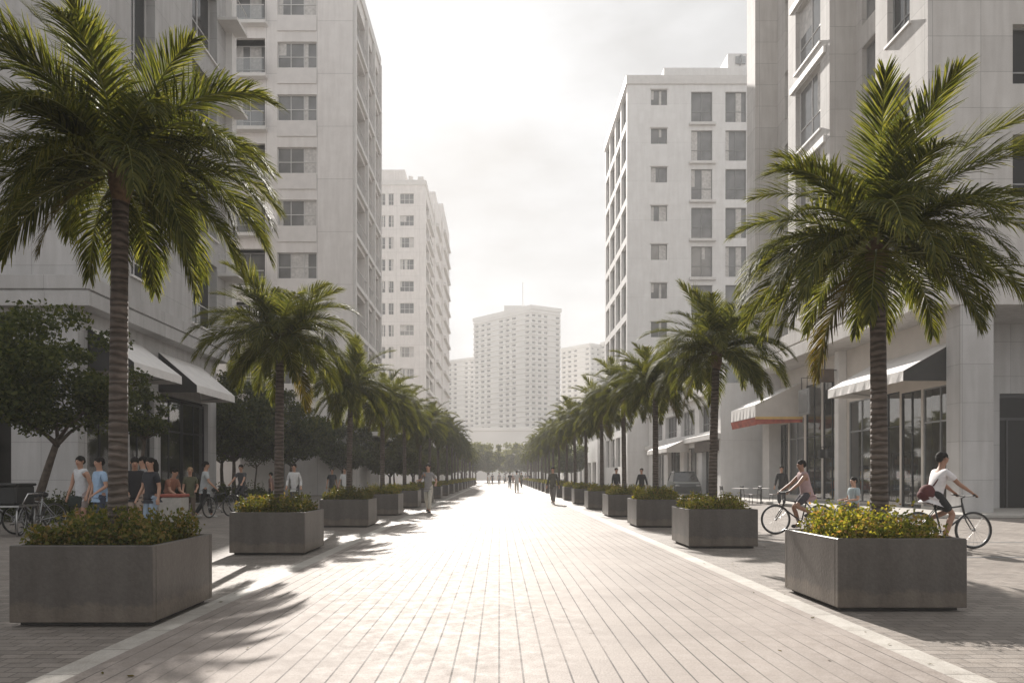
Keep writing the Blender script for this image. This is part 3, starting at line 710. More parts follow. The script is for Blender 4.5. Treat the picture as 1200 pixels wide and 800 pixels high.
def tree_parts(seed, H, Rc, trunk_h, nleaf, size, flat=.75, lean=(0,0), leafmat='leaf', r0=.11):
    rnd = random.Random(seed); rng = np.random.default_rng(seed); mb = MB(); tips = []
    top = Vector((lean[0], lean[1], trunk_h))
    mb.tube([(0,0,-.05),(lean[0]*.2,lean[1]*.2,trunk_h*.4),(lean[0]*.6,lean[1]*.6+.04,trunk_h*.75),top], [r0*1.25,r0,r0*.85,r0*.7], 9)
    def grow(p, d, L, r, lv):
        q1 = p+d*L*.5+Vector((rnd.uniform(-.08,.08),rnd.uniform(-.08,.08),.02))*L; e = p+d*L
        mb.tube([p, q1, e], [r, r*.8, r*.55], 6)
        if lv == 0: tips.append(e); return
        for k in range(rnd.choice([2,3,3])):
            nd = (d+Vector((rnd.uniform(-.9,.9), rnd.uniform(-.9,.9), rnd.uniform(-.15,.7)))).normalized()
            grow(e, nd, L*rnd.uniform(.55,.8), r*.55, lv-1)
        tips.append(e)
    nl = 5
    for k in range(nl):
        a = 2*math.pi*(k+rnd.uniform(-.3,.3))/nl
        grow(top-Vector((0,0,rnd.uniform(0,.25)*trunk_h*.4)), Vector((math.cos(a),math.sin(a),rnd.uniform(.5,1.2))).normalized(), Rc*.42, r0*.5, 2)
    T = np.array([tuple(v) for v in tips]); cz = (H+trunk_h)/2; hz = (H-trunk_h)/2
    # extra clumps on an uneven shell
    m = 46; v = rng.normal(size=(m,3)); v /= np.linalg.norm(v, axis=1)[:,None]
    S = v*np.array([Rc,Rc,hz])*rng.uniform(.5,.95,(m,1))+np.array([lean[0],lean[1],cz])
    T = np.concatenate([T, S])
    rel = (T-np.array([lean[0],lean[1],cz]))/np.array([Rc,Rc,hz]); nrm = np.linalg.norm(rel, axis=1)
    sc = np.where(nrm > .95, .95/nrm, 1.); T = (rel*sc[:,None])*np.array([Rc,Rc,hz])+np.array([lean[0],lean[1],cz])
    k = rng.integers(0, len(T), nleaf); cr = rng.uniform(.13,.26,len(T))*Rc
    v = rng.normal(size=(nleaf,3)); v /= np.linalg.norm(v, axis=1)[:,None]
    C = T[k]+v*(cr[k]*rng.uniform(.2,1.,nleaf)**.6)[:,None]*np.array([1.2,1.2,flat])
    return mb.mesh('trunk', M['bark'], True), quads_mesh('crown', leaf_quads(C, size, rng, .2), M[leafmat])
def tree_at(name, label, parts, loc, rz=0., sc=1., group=None, cat='tree'):
    t = thing(name, label, cat, loc, rz, group); t.scale = (sc, sc, sc)
    link('trunk', parts[0], t); link('crown', parts[1], t); return t

# ------------------------------------------------------------------ planters with shrubs and palms
PH = .72; PW = 1.28; PD = 1.18
pm = MB(); t_ = .055; hx = PW/2; hy = PD/2
pm.bbox(-hx, hx, -hy, -hy+t_, .035, PH, .006); pm.bbox(-hx, hx, hy-t_, hy, .035, PH, .006)
pm.bbox(-hx, -hx+t_, -hy+t_+.001, hy-t_-.001, .036, PH-.001, .006); pm.bbox(hx-t_, hx, -hy+t_+.001, hy-t_-.001, .036, PH-.001, .006)
pm.box(-hx+t_, hx-t_, -hy+t_, hy-t_, .036, .08)
pl_box = pm.mesh('box', M['concrete'])
pm = MB(); pm.box(-hx+.06, hx-.06, -hy+.06, hy-.06, 0, .036); pl_base = pm.mesh('plinth', M['plinth'])
pm = MB(); pm.box(-hx+t_+.001, hx-t_-.001, -hy+t_+.001, hy-t_-.001, .3, PH-.06); pl_soil = pm.mesh('soil', M['soil'])
def planter(label, x, y, group):
    t = thing('planter', label, 'planter', (x, y, .008), 0, group)
    link('box', pl_box, t); link('plinth', pl_base, t); link('soil', pl_soil, t); return t
SH = [shrub_mesh(40+i, .54, .49, .35, 8500, .042, 'shrub') for i in range(3)]
SHD = [shrub_mesh(50+i, .54, .49, .32, 8500, .042, 'shrub_d') for i in range(2)]
SHF = [shrub_mesh(60+i, .54, .49, .28, 2200, .08, 'shrub') for i in range(2)]

ordw = ['nearest', 'second', 'third', 'fourth', 'fifth', 'sixth']
farcr = [ (trunk_mesh(random.Random(90+i), h-PH, (dx,.05)), crown_merged(90+i, h-PH, (dx,.05))) for i, (h, dx) in enumerate([(4.55,.05),(4.35,-.06),(4.75,.0)]) ]
def row(side, pos):
    rnd = random.Random(5 if side < 0 else 8); w = 'left' if side < 0 else 'right'
    for i, (x, yf) in enumerate(pos):
        y = yf+PD/2; near = i < 6; o = ordw[i] if near else None
        planter(f'{o} grey concrete box planter in the {w} row along the promenade' if near else f'small hazy concrete planter near the far end of the {w} row', x, y,
                f'concrete planters of the {w} row')
        gs = f'shrubs in the planters of the {w} row'
        sm = (SHD[i % 2] if side < 0 and i < 3 else SH[i % 3]) if i < 5 else SHF[i % 2]
        s = thing('planter_shrub', (('dark green' if side < 0 and i < 3 else 'yellow-green')+f' low shrubs filling the {o} planter of the {w} row') if near else f'tiny hazy shrubs in the far planters of the {w} row',
                  'shrub', (x, y, PH-.055), math.pi*(i % 2), gs)
        link('foliage', sm, s)
        s.scale = (1,1,rnd.uniform(.9,1.12))
        gp = f'palms of the {w} row'; z = PH-.06
        if near:
            Hs = {(-1,0):4.50, (-1,1):4.05, (-1,2):4.1, (1,0):3.92, (1,1):4.0, (1,2):4.1}.get((side, i), rnd.uniform(4.1,4.5))
            lean = {(-1,0):(.03,.0), (1,0):(-.03,0), (-1,1):(.03,0)}.get((side,i), (rnd.uniform(-.08,.08), 0))
            dx = {(-1,0):-.02, (1,0):.12}.get((side,i), 0)
            palm_near('palm_tree', f'{o} palm tree in the {w} row, growing from the {o} {w} planter', (x+dx, y, z), {(1,0):147,(-1,0):103}.get((side,i), 100+i+(40 if side > 0 else 0)), Hs-z, gp, lean, {0:.95, 1:.9}.get(i, .86+.06*rnd.random()))
        else:
            tr, cr = farcr[i % 3]
            t = thing('palm_tree', f'hazy palm tree among the far palms of the {w} row', 'palm tree', (x+rnd.uniform(-.1,.1), y, z), rnd.uniform(0,6.28), gp)
            s_ = rnd.uniform(.86,1.0); t.scale = (s_, s_, s_)
            link('trunk', tr, t); link('crown', cr, t)
leftp = [(-3.72,5.69), (-3.93,10.83), (-4.05,16.68), (-4.05,21.6), (-4.05,26.8)]
while leftp[-1][1] < 92: leftp.append((-4.05, leftp[-1][1]+5.25))
rightp = [(3.99,6.33), (4.15,11.84), (4.2,16.6), (4.2,20.9), (4.2,25.6)]
while rightp[-1][1] < 92: rightp.append((4.2, rightp[-1][1]+4.7))
row(-1, leftp); row(1, rightp)

# big leafy tree at the left edge
T1 = tree_parts(7, 6.0, 2.2, 2.3, 26000, .12, lean=(.5,.1), r0=.10)
tree_at('leafy_tree', 'dark leafy tree with forked leaning trunk at the left edge, in front of the building', T1, (-11.8,16.3,0))
T1b = tree_parts(9, 4.3, .8, 2.6, 4500, .11, lean=(.2,0), r0=.06)
tree_at('leafy_tree', 'smaller dark leafy tree showing right of the nearest left palm trunk, under the first awning', T1b, (-11.4,20.2,0), .5, 1.)
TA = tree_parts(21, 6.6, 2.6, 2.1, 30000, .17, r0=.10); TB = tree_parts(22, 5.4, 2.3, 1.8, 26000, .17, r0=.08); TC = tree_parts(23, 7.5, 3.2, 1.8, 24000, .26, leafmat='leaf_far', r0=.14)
lt = [(-14.6,35.2,TA,1.08,'dark tree just beyond the far left awning'), (-12.4,38.2,TA,.98,'dark tree behind the second left palm, second of the left street trees'),
      (-16.8,38.8,TA,1.08,'tall dark tree between the far left awning and the tower'), (-10.6,43.2,TB,.98,'round tree in front of the white kiosk wall, right of the second left palm')]
for i, (x, y, p, s, lb) in enumerate(lt): tree_at('street_tree', lb, p, (x, y, 0), i*1.3, s, 'street trees left of the promenade')
y = 48.; i = 0
while y < 100:
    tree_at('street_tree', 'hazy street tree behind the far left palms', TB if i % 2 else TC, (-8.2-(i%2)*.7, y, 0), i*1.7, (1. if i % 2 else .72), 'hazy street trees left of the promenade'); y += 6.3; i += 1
for i, y in enumerate((74, 82, 90, 99)):
    tree_at('street_tree', 'hazy street tree behind the far right palms', TB, (8.4, y, 0), i*2.1, .95, 'hazy street trees right of the promenade')
rnd = random.Random(4)
for i in range(17):
    x = -19+i*2.45+rnd.uniform(-.8,.8); yy = rnd.uniform(112,150); s = rnd.uniform(.85,1.2)
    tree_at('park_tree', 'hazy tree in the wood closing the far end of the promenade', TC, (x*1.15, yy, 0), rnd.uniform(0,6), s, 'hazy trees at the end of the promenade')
# thin young tree and hedge
TY = tree_parts(31, 4.2, 1.2, 1.9, 1800, .12, lean=(.15,0), r0=.05)
tree_at('young_tree', 'thin forked young tree in front of the pale kiosk wall', TY, at(298,36.5), 0, 1.)
hm_ = shrub_mesh(71, 1.5, .5, .8, 9000, .07, 'leaf')
h = thing('hedge', 'low dark clipped hedge behind the parked bicycles', 'hedge', at(62,19.,0)); link('foliage', hm_, h)
hm2 = shrub_mesh(72, 2.2, .5, .9, 9000, .09, 'leaf')
h = thing('hedge', 'low dark hedge under the trees beyond the left shops', 'hedge', at(262,33.,0)); link('foliage', hm2, h)
# ------------------------------------------------------------------ facades
def frame_of(P, U, N_):
    """matrix taking local (x across, y inwards, z up) to a facade at P"""
    U = Vector(U); N_ = Vector(N_); m = Matrix.Identity(4)
    m.col[0][:3] = U; m.col[1][:3] = -N_; m.col[2][:3] = (0,0,1); m.col[3][:3] = P
    return m
def facade(mb, P, U, Nn, W, H, ops, depth=.22, mi=0):
    P = Vector(P); U = Vector(U); Nn = Vector(Nn); Z = Vector((0,0,1))
    us = sorted({0., W, *[o[0] for o in ops], *[o[1] for o in ops]}); zs = sorted({0., H, *[o[2] for o in ops], *[o[3] for o in ops]})
    flip = U.cross(Z).dot(Nn) < 0
    def q(a, b, c, d): mb.quad(*( (d,c,b,a) if flip else (a,b,c,d)), mi)
    for i in range(len(us)-1):
        for j in range(len(zs)-1):
            cu = (us[i]+us[i+1])/2; cz = (zs[j]+zs[j+1])/2
            if any(o[0] < cu < o[1] and o[2] < cz < o[3] for o in ops): continue
            q(P+U*us[i]+Z*zs[j], P+U*us[i+1]+Z*zs[j], P+U*us[i+1]+Z*zs[j+1], P+U*us[i]+Z*zs[j+1])
    I = -Nn*depth
    for (a, b, c, d) in ops:
        A, B, C_, D = P+U*a+Z*c, P+U*b+Z*c, P+U*b+Z*d, P+U*a+Z*d
        q(A, A+I, B+I, B); q(B, B+I, C_+I, C_); q(C_, C_+I, D+I, D); q(D, D+I, A+I, A)

WC = {}
def window(parent, P, U, Nn, o, depth=.22, style='a', var=0, frame='frame_w', glass='glass_t', bars=None, sub=True, sill=False, name='window'):
    """one window filling opening o=(u0,u1,z0,z1) of the facade at P"""
    w = round(o[1]-o[0], 3); h = round(o[3]-o[2], 3); key = (w, h, style, var, frame, glass, sub, depth)
    if key not in WC:
        f = MB(); b = .05 if w < 3 else .06; y0, y1 = depth-.07, depth-.01
        f.box(0, w, y0, y1, 0, b); f.box(0, w, y0, y1, h-b, h); f.box(0, b, y0, y1, b, h-b); f.box(w-b, w, y0, y1, b, h-b)
        nv, zb = {'a': (3, .45), 'b': (2, .36), 'c': (1, 0), 'd': (2, .25), 'e': (4, .3), 'f': (2, 0)}[style]
        for k in range(1, nv):
            x = w*k/nv; f.box(x-.025, x+.025, y0+.004, y1-.004, b, h-b)
        if zb:
            z = h*zb; f.box(b, w-b, y0+.009, y1-.009, z-.025, z+.025)
        g = MB(); rnd = random.Random(var*7+int(w*100)); yg = depth-.03
        cells = max(nv, 1)
        for k in range(cells):
            xa = b+(w-2*b)*k/cells; xb = b+(w-2*b)*(k+1)/cells
            tt = rnd.uniform(0,1) if glass == 'glass_t' else 0
            cut = rnd.choice([0, .35, .6, 1.]) if tt > .35 else 0
            zc = b if rnd.random() < .7 else h*rnd.uniform(.3,.6)
            xm = xa+(xb-xa)*cut
            if cut > 0:
                g.quad((xa,yg,zc),(xm,yg,zc),(xm,yg,h-b),(xa,yg,h-b), 1)
                if zc > b: g.quad((xa,yg,b),(xm,yg,b),(xm,yg,zc),(xa,yg,zc), 0)
            if cut < 1: g.quad((xm,yg,b),(xb,yg,b),(xb,yg,h-b),(xm,yg,h-b), 0)
        if sub: WC[key] = (f.mesh('window', M[frame]), g.mesh('pane', [M[glass], M['curtain']]))
        else:
            g.cur = 2; o_ = len(g.v); g.v += f.v; g.f += [tuple(i+o_ for i in q) for q in f.f]; g.mi += [2]*len(f.f)
            WC[key] = (g.mesh('window', [M[glass], M['curtain'], M[frame]]), None)
    me, gm = WC[key]
    ob = bpy.data.objects.new(name, me); COL.objects.link(ob); ob.parent = parent
    ob.matrix_local = frame_of(Vector(P)+Vector(U)*o[0]+Vector((0,0,o[2])), U, Nn)
    if gm: link('pane', gm, ob)
    if sill:
        s = MB(); s.box(-.08, w+.08, -.09, depth-.075, -.09, -.002); link('sill', s.mesh('sill', M['trim']), ob)
    return ob
X = Vector((1,0,0)); Yv = Vector((0,1,0)); nX = -X; nY = -Yv

def boxshell(mb, x0, x1, y0, y1, z0, z1, sides, mi=0):
    if 'x' in sides: mb.quad((x0,y1,z0),(x0,y0,z0),(x0,y0,z1),(x0,y1,z1), mi)
    if 'X' in sides: mb.quad((x1,y0,z0),(x1,y1,z0),(x1,y1,z1),(x1,y0,z1), mi)
    if 'y' in sides: mb.quad((x0,y0,z0),(x1,y0,z0),(x1,y0,z1),(x0,y0,z1), mi)
    if 'Y' in sides: mb.quad((x1,y1,z0),(x0,y1,z0),(x0,y1,z1),(x1,y1,z1), mi)
    if 'z' in sides: mb.quad((x0,y1,z0),(x1,y1,z0),(x1,y0,z0),(x0,y0,z0), mi)
    if 'Z' in sides: mb.quad((x0,y0,z1),(x1,y0,z1),(x1,y1,z1),(x0,y1,z1), mi)

def awning(parent, xw, xf, y0, y1, zw, zf, val=.34, canvas='canvas', side_near='canvas_d', extra=False):
    """canvas slope with thickness, valance, two side gores and frame rods; parts of the building"""
    t = .02; mb = MB()
    a, b, c, d = (xw,y0,zw), (xf,y0,zf), (xf,y1,zf), (xw,y1,zw)
    up = lambda p: (p[0], p[1], p[2]+t)
    mb.quad(up(a), up(b), up(c), up(d)); mb.quad(d, c, b, a); mb.quad(b, c, up(c), up(b)); mb.quad(a, b, up(b), up(a)); mb.quad(c, d, up(d), up(c))
    aw = mb.build('awning', M[canvas], parent)
    v = MB(); s = 1 if xf < xw else -1; n = 24; vs = []; fs = []
    for k in range(n+1):
        y = y0+(y1-y0)*k/n; w = .012*math.sin(k*1.9)+.008*math.sin(k*.7)
        vs += [(xf-s*.004, y, zf), (xf-s*.01+w, y, zf-val+.008*math.sin(k*2.3)), (xf+s*.014, y, zf), (xf+s*.01+w, y, zf-val+.008*math.sin(k*2.3))]
    for k in range(n):
        i = 4*k; fs += [(i,i+4,i+5,i+1), (i+2,i+3,i+7,i+6), (i+1,i+5,i+7,i+3)]
    v.add(vs, fs); v.build('valance', M[canvas], aw)
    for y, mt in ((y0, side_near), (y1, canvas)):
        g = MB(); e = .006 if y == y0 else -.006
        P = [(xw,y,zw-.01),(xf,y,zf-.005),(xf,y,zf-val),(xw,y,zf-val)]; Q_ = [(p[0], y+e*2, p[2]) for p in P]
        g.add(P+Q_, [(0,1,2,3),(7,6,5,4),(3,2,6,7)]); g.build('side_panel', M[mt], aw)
    r = MB(); r.tube([(xw,y0+.05,zf-val+.1),(xf+s*.05,y0+.05,zf-.02)], .018); r.tube([(xw,y1-.05,zf-val+.1),(xf+s*.05,y1-.05,zf-.02)], .018)
    r.tube([(xf+s*.05,y0+.02,zf-.03),(xf+s*.05,y1-.02,zf-.03)], .022); r.build('awning_frame', M['frame_g'], aw)
    if extra:
        q = MB(); q.quad((xf-.03*s,y0,zf-val-.03),(xf-.03*s,y1,zf-val-.03),(xf+.06*s,y1,zf-val-.42),(xf+.06*s,y0,zf-val-.42)); q.quad((xf+.06*s+.01,y0,zf-val-.42),(xf+.06*s+.01,y1,zf-val-.42),(xf-.03*s+.01,y1,zf-val-.03),(xf-.03*s+.01,y0,zf-val-.03))
        q.quad((xw,y0+.02,zf-val-.1),(xf,y0+.02,zf-val-.1),(xf,y0+.02,zf-val-.40),(xw,y0+.02,zf-val-.28)); q.quad((xw,y0+.03,zf-val-.28),(xf,y0+.03,zf-val-.40),(xf,y0+.03,zf-val-.1),(xw,y0+.03,zf-val-.1))
        q.build('red_valance', M['red'], aw)
        q = MB(); q.box(min(xw,xf), max(xw,xf), y0-.02, y0+.0, zf-val-.12, zf-val+.01); q.build('yellow_band', M['yellow'], aw)
    return aw

# ---- near right building --------------------------------------------------
B = thing('stone_building', 'pale stone-clad corner building with shops and awnings at the right edge', 'building', (0,0,0))
TOP = 31.; Z0 = 8.4
wall = MB()
pts = [(26,21.5),(14.4,21.5),(14.4,24.5),(15.55,24.5),(15.55,27.9),(14.4,27.9),(14.4,31.9),(15.65,31.9),(15.65,36),(14.4,36),(14.4,37.2),(26,37.2)]
segs = list(zip(pts[:-1], pts[1:]))
fl = [Z0+.35+3.6*k for k in range(6)]
plan = {0: [(5.6,8.1,14.45,16.55),(5.6,8.1,18.4,20.6),(5.6,8.1,10.4,12.6)], 2: None}
for i, (a, b) in enumerate(segs):
    A = Vector((*a, Z0)); D = Vector((b[0]-a[0], b[1]-a[1], 0)); W = D.length; U = D/W; Nn = Vector((U.y, -U.x, 0))
    if Nn.dot(Vector((20,30,0))-A) > 0: Nn = -Nn
    ops = []
    if i == 0: ops = [(26-19.9, 26-17.25, z0-Z0, z1-Z0) for z0, z1 in ((10.7,12.8),(14.5,16.5),(18.2,20.2),(22,24))]
    if i == 1: ops = [(.95,2.25, z-Z0, z+2.35-Z0) for z in (9.3,13.1,17.25,21.1)]
    if i == 3: ops = [(.75,2.95, .35+3.95*k, .35+3.95*k+3.0) for k in range(5)]
    if i == 5: ops = [(.5,2.9,.55,3.4)]+[(.8,3.2,4.6+3.9*k,4.6+3.9*k+3.0) for k in range(4)]
    if i == 7: ops = [(1.1,3.2,.5+3.95*k,3.1+3.95*k) for k in range(5)]
    facade(wall, A, U, Nn, W, TOP-Z0, ops, .28)
    for k, o in enumerate(ops):
        window(B, A, U, Nn, o, .28, 'b' if i in (3,5,7) else 'd', k+i, 'frame_g' if i != 5 else 'frame_w', ('dark_pane' if i == 0 else 'glass_d') if i in (0,1) else 'glass_t', sill=(i in (1,5)))
wall.add([(x, y, TOP) for x, y in pts], [tuple(range(len(pts)))])
wall.add([(x, y, Z0) for x, y in pts], [tuple(range(len(pts)))[::-1]])
wall.build('wall', M['stone'], B)
# projecting frames round the street bay, ledges
for k in range(5):
    z = Z0+.25+3.95*k
    mb = MB(); mb.bbox(14.28, 14.398, 28.2, 31.5, z+3.45, z+3.75, .01); mb.build('ledge', M['trim'], B)
band = MB()
band.bbox(14.4, 26, 21.5, 37.2, 7.78, 8.397, .012); band.bbox(14.47, 26, 21.57, 37.13, 7.66, 7.785, .005); band.bbox(14.36, 26, 21.46, 37.24, 7.08, 7.665, .012)
band.build('cornice', M['stone'], B)
# ground floor: front part right of the pillar
g = MB(); gops = [(17.75,21.9,0,4.30)]
facade(g, (16.62,24.2,0), X, nY, 9.4, 7.08, [(2.3,5.4,.02,4.45),(6.2,8.8,.02,4.45)], .3)
rw = MB(); boxshell(rw, 16.0, 26.02, 24.21, 37, 0, 7.08, 'Y'); rw.build('rear_wall', M['stone_l'], B)
g.build('ground_floor_wall', M['stone_l'], B)
g = MB(); g.bbox(16.36, 16.615, 22.22, 24.19, 0, 7.07, .005); g.build('side_wall', M['stone_l'], B)
g = MB(); g.quad((16.35,24.18,.03),(16.35,22.23,.03),(16.35,22.23,4.9),(16.35,24.18,4.9)); g.build('dark_backing', M['wood'], B)  # dark sheet added behind the glass, its colour standing in for a shaded interior
for u in (2.3, 6.2):
    w = 3.1 if u < 3 else 2.6
    d = MB(); z = .02; y0 = 24.32
    x0 = 16.62+u; x1 = x0+w
    d.box(x0, x1, y0, y0+.1, 4.3, 4.45); d.box(x0, x0+.09, y0, y0+.1, z, 4.3); d.box(x1-.09, x1, y0, y0+.1, z, 4.3); d.box(x0+.09, x1-.09, y0+.01, y0+.09, 3.45, 3.55)
    d.box(x0+.35, x0+.42, y0+.01, y0+.09, z, 3.45); d.box(x0+.09, x1-.09, y0+.01, y0+.09, z, z+.08)
    do = d.build('shopfront_frame', M['frame_d'], B)
    p = MB(); p.box(x0+.05, x1-.05, y0+.04, y0+.06, z+.05, 4.4); p.build('pane', M['dark_pane'], do)
# pillars
for (x0, x1, y0, y1) in ((15.5,16.62,21.5,22.2), (15.55,15.94,29.35,29.7), (15.3,16.3,36.3,37.2)):
    p = MB(); p.bbox(x0, x1, y0, y1, 0, 7.08, .015); p.build('pillar', M['stone_l'] if y0 < 22 else M['trim'], B)
# shop wall along the street with large glazed openings
g = MB(); shop = [(0.1,1.9,.2,4.6),(2.0,3.2,.05,4.6),(3.3,4.95,.3,4.7),(5.05,7.0,.2,4.7),(7.75,9.35,.2,6.0),(9.5,11.1,.2,6.0),(11.3,13.0,.3,4.4),(13.15,14.1,.3,4.2)]
facade(g, (15.95,22.2,0), Yv, nX, 14.8, 7.08, shop, .12)
g.build('shop_wall', M['soffit'], B)
for k, o in enumerate(shop):
    f = MB(); w = o[1]-o[0]; y0 = 22.2+o[0]; b = .05
    f.box(15.98,16.05,y0,y0+w,o[2],o[2]+b); f.box(15.98,16.05,y0,y0+w,o[3]-b,o[3]); f.box(15.98,16.05,y0,y0+b,o[2]+b,o[3]-b); f.box(15.98,16.05,y0+w-b,y0+w,o[2]+b,o[3]-b)
    f.box(15.985,16.045,y0+w/2-.02,y0+w/2+.02,o[2]+b,o[3]-b)
    if k != 1: f.box(15.985,16.045,y0+b,y0+w-b,3.3,3.36)
    fo = f.build('shop_window', M['frame_d'] if k % 3 else M['frame_g'], B)
    p = MB(); p.quad((16.02,y0+w,o[2]),(16.02,y0,o[2]),(16.02,y0,o[3]),(16.02,y0+w,o[3])); p.build('pane', M['glass'], fo)
# interior room and things on show
r = MB(); r.quad((21,24.6,.02),(21,37,.02),(21,37,7),(21,24.6,7)); r.quad((16.1,24.6,.03),(21,24.6,.03),(21,37,.03),(16.1,37,.03)); r.quad((16.1,37,4.9),(21,37,4.9),(21,24.6,4.9),(16.1,24.6,4.9))
r.quad((16.1,24.61,0),(16.1,24.61,4.9),(21,24.61,4.9),(21,24.61,0)); r.quad((16.1,37,0),(21,37,0),(21,37,4.9),(16.1,37,4.9)); r.quad((16.1,29.5,0),(21,29.5,0),(21,29.5,4.9),(16.1,29.5,4.9))
r.build('shop_interior', M['inside'], B)
rnd = random.Random(17)
goods_cols = [('red_goods',(.40,.08,.05)),('cream_goods',(.6,.52,.4)),('green_goods',(.10,.16,.08)),('blue_goods',(.12,.17,.25)),('brown_goods',(.22,.13,.08)),('white_goods',(.65,.65,.62)),('amber_goods',(.55,.33,.08))]
for k in range(7):
    y = 25.4+k*1.6
    s = thing('display_shelf', f'wooden shelf of goods inside the right shop windows', 'shelf', (16.6+rnd.uniform(0,.6), y, .03), 0, 'display shelves in the right shops')
    f = MB(); f.box(-.2,.2,-.6,-.57,0,2.3); f.box(-.2,.2,.57,.6,0,2.3)
    for z in (.1,.65,1.2,1.75,2.27): f.box(-.2,.2,-.57,.57,z,z+.03)
    f.build('rack', M['wood'], s)
    for z in (.13,.68,1.23,1.78):
        c = rnd.choice(goods_cols); gm = MB(); yy = -.52
        while yy < .45:
            w = rnd.uniform(.08,.22); gm.box(-.16,.12,yy,yy+w,z,z+rnd.uniform(.18,.44)); yy += w+rnd.uniform(.02,.12)
        gm.build('goods', cloth(*c), s)
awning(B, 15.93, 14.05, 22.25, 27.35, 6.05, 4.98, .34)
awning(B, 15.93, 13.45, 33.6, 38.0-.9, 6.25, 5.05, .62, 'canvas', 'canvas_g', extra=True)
# hanging sign boxes between the awnings
sg = thing('hanging_sign', 'brown hanging sign box with lamp below it between the two right awnings', 'sign', (15.0,29.5,0))
mb = MB(); mb.bbox(-.4,.4,-.1,.1,5.65,6.25,.02); mb.build('board', M['wood'], sg)
mb = MB(); mb.tube([(0,0,6.25),(0,0,7.08)], .03); mb.tube([(.3,0,6.2),(.9,0,6.2)], .025); mb.build('bracket', M['frame_d'], sg)
sg = thing('hanging_sign', 'framed grey sign panel on the wall left of the brown hanging sign', 'sign', (15.35,32.2,0))
mb = MB(); mb.bbox(-.05,.05,-.55,.55,4.4,5.7,.02); mb.build('board', M['frame_g'], sg)
mb = MB(); mb.bbox(-.07,-.052,-.45,.45,4.5,5.6,.004); mb.build('face', M['glass_t'], sg)
mb = MB(); mb.tube([(0,-.3,5.7),(0,-.3,6.3),(.6,-.3,6.3)], .02); mb.tube([(0,.3,5.7),(0,.3,6.3),(.6,.3,6.3)], .02); mb.build('bracket', M['frame_d'], sg)
for k, (y, lb) in enumerate(((31.2,'small black wall lantern left of the post in the right shopfront'),(30.5,'small black wall lantern right of the post in the right shopfront'))):
    l = thing('wall_lantern', lb, 'lantern', (15.7,y,2.2)); m_ = MB(); m_.bbox(-.12,.12,-.12,.12,0,.42,.02); m_.build('case', M['frame_d'], l)
    m_ = MB(); m_.tube([(0,0,.42),(0,0,.55),(.25,0,.55)], .02); m_.build('bracket', M['frame_d'], l)

# ---- near left building ---------------------------------------------------
B = thing('stone_building', 'grey stone-clad corner building with two white awnings at the left edge', 'building', (0,0,0))
wall = MB(); XL = -14.2; ZL = 8.2
facade(wall, (-30,23.3,ZL), X, nY, 15.8, 22., [(9.2,11.4,12.2,15.5)], .25)
ops = [(24.7-23.3,26.4-23.3, z0-ZL, z1-ZL) for z0, z1 in ((9.1,12.1),(13.1,16.),(17.2,21.2),(22.6,26.6))] + [(29.6-23.3,32.2-23.3, z0-ZL, z1-ZL) for z0, z1 in ((8.45,11.8),(13.1,16.3),(17.5,20.7),(21.9,25.2))]
facade(wall, (XL,23.3,ZL), Yv, X, 9.9, 22., ops, .45)
boxshell(wall, -30, XL, 23.3, 33.2, ZL, ZL+22, 'YZ')
wall.build('wall', M['stone_l'], B)
for k, o in enumerate(ops): window(B, (XL,23.3,ZL), Yv, X, o, .45, 'd' if k < 4 else 'b', k, 'frame_w', 'glass_d', sill=True)
window(B, (-30,23.3,ZL), X, nY, (9.2,11.4,12.2,15.5), .25, 'd', 1, 'frame_g', 'glass_d')
for k in range(4):
    z = 12.3+4.3*k-.9
    bal = MB(); bal.bbox(XL, XL+1.0, 32.25, 33.6, z, z+.16, .01); bo = bal.build('balcony', M['trim'], B)
    rl = MB(); rl.tube([(XL+.97,32.3,z+1.1),(XL+.97,33.55,z+1.1)], .02); rl.tube([(XL,32.3,z+1.1),(XL+.97,32.3,z+1.1)], .02)
    for q in range(6): rl.bar((XL+.97,32.3+.25*q,z+.16),(XL+.97,32.3+.25*q,z+1.1), .015); rl.bar((XL+.16*q,32.3,z+.16),(XL+.16*q,32.3,z+1.1), .015)
    rl.build('railing', M['frame_w'], bo)
mb = MB(); mb.bbox(XL-.1, XL+.35, 33.202, 33.75, ZL, ZL+22, .01); mb.build('corner_pier', M['trim'], B)
band = MB(); band.bbox(-30,-14.0,21.8,33.0,7.72,8.197,.012); band.bbox(-30,-14.08,21.88,32.95,7.60,7.725,.005); band.bbox(-30,-13.92,21.72,33.1,7.12,7.605,.012)
band.build('cornice', M['stone_l'], B)
g = MB()
facade(g, (-30,22.1,0), X, nY, 15.45, 7.12, [(3.,5.,0.02,5.2),(12.2,13.15,.02,7.),(8.0,10.6,.02,7.)], .4)
facade(g, (-14.55,22.1,0), Yv, X, 10.8, 7.12, [(.5,2.6,.02,4.8),(3.1,4.9,.02,4.8),(5.4,9.9,.02,4.9)], .3)
rw = MB(); boxshell(rw, -30,-14.55,22.1,32.9,0,7.12,'Y'); rw.build('rear_wall', M['stone_l'], B)
g.build('ground_floor_wall', M['stone_l'], B)
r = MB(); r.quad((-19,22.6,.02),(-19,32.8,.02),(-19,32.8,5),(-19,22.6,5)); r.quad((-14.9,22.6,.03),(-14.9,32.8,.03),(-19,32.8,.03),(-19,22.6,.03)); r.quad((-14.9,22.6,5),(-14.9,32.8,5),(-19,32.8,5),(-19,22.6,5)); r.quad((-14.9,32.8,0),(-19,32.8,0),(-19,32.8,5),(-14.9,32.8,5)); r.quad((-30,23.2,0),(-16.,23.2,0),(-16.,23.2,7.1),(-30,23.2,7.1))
r.build('shop_interior', M['inside_d'], B)
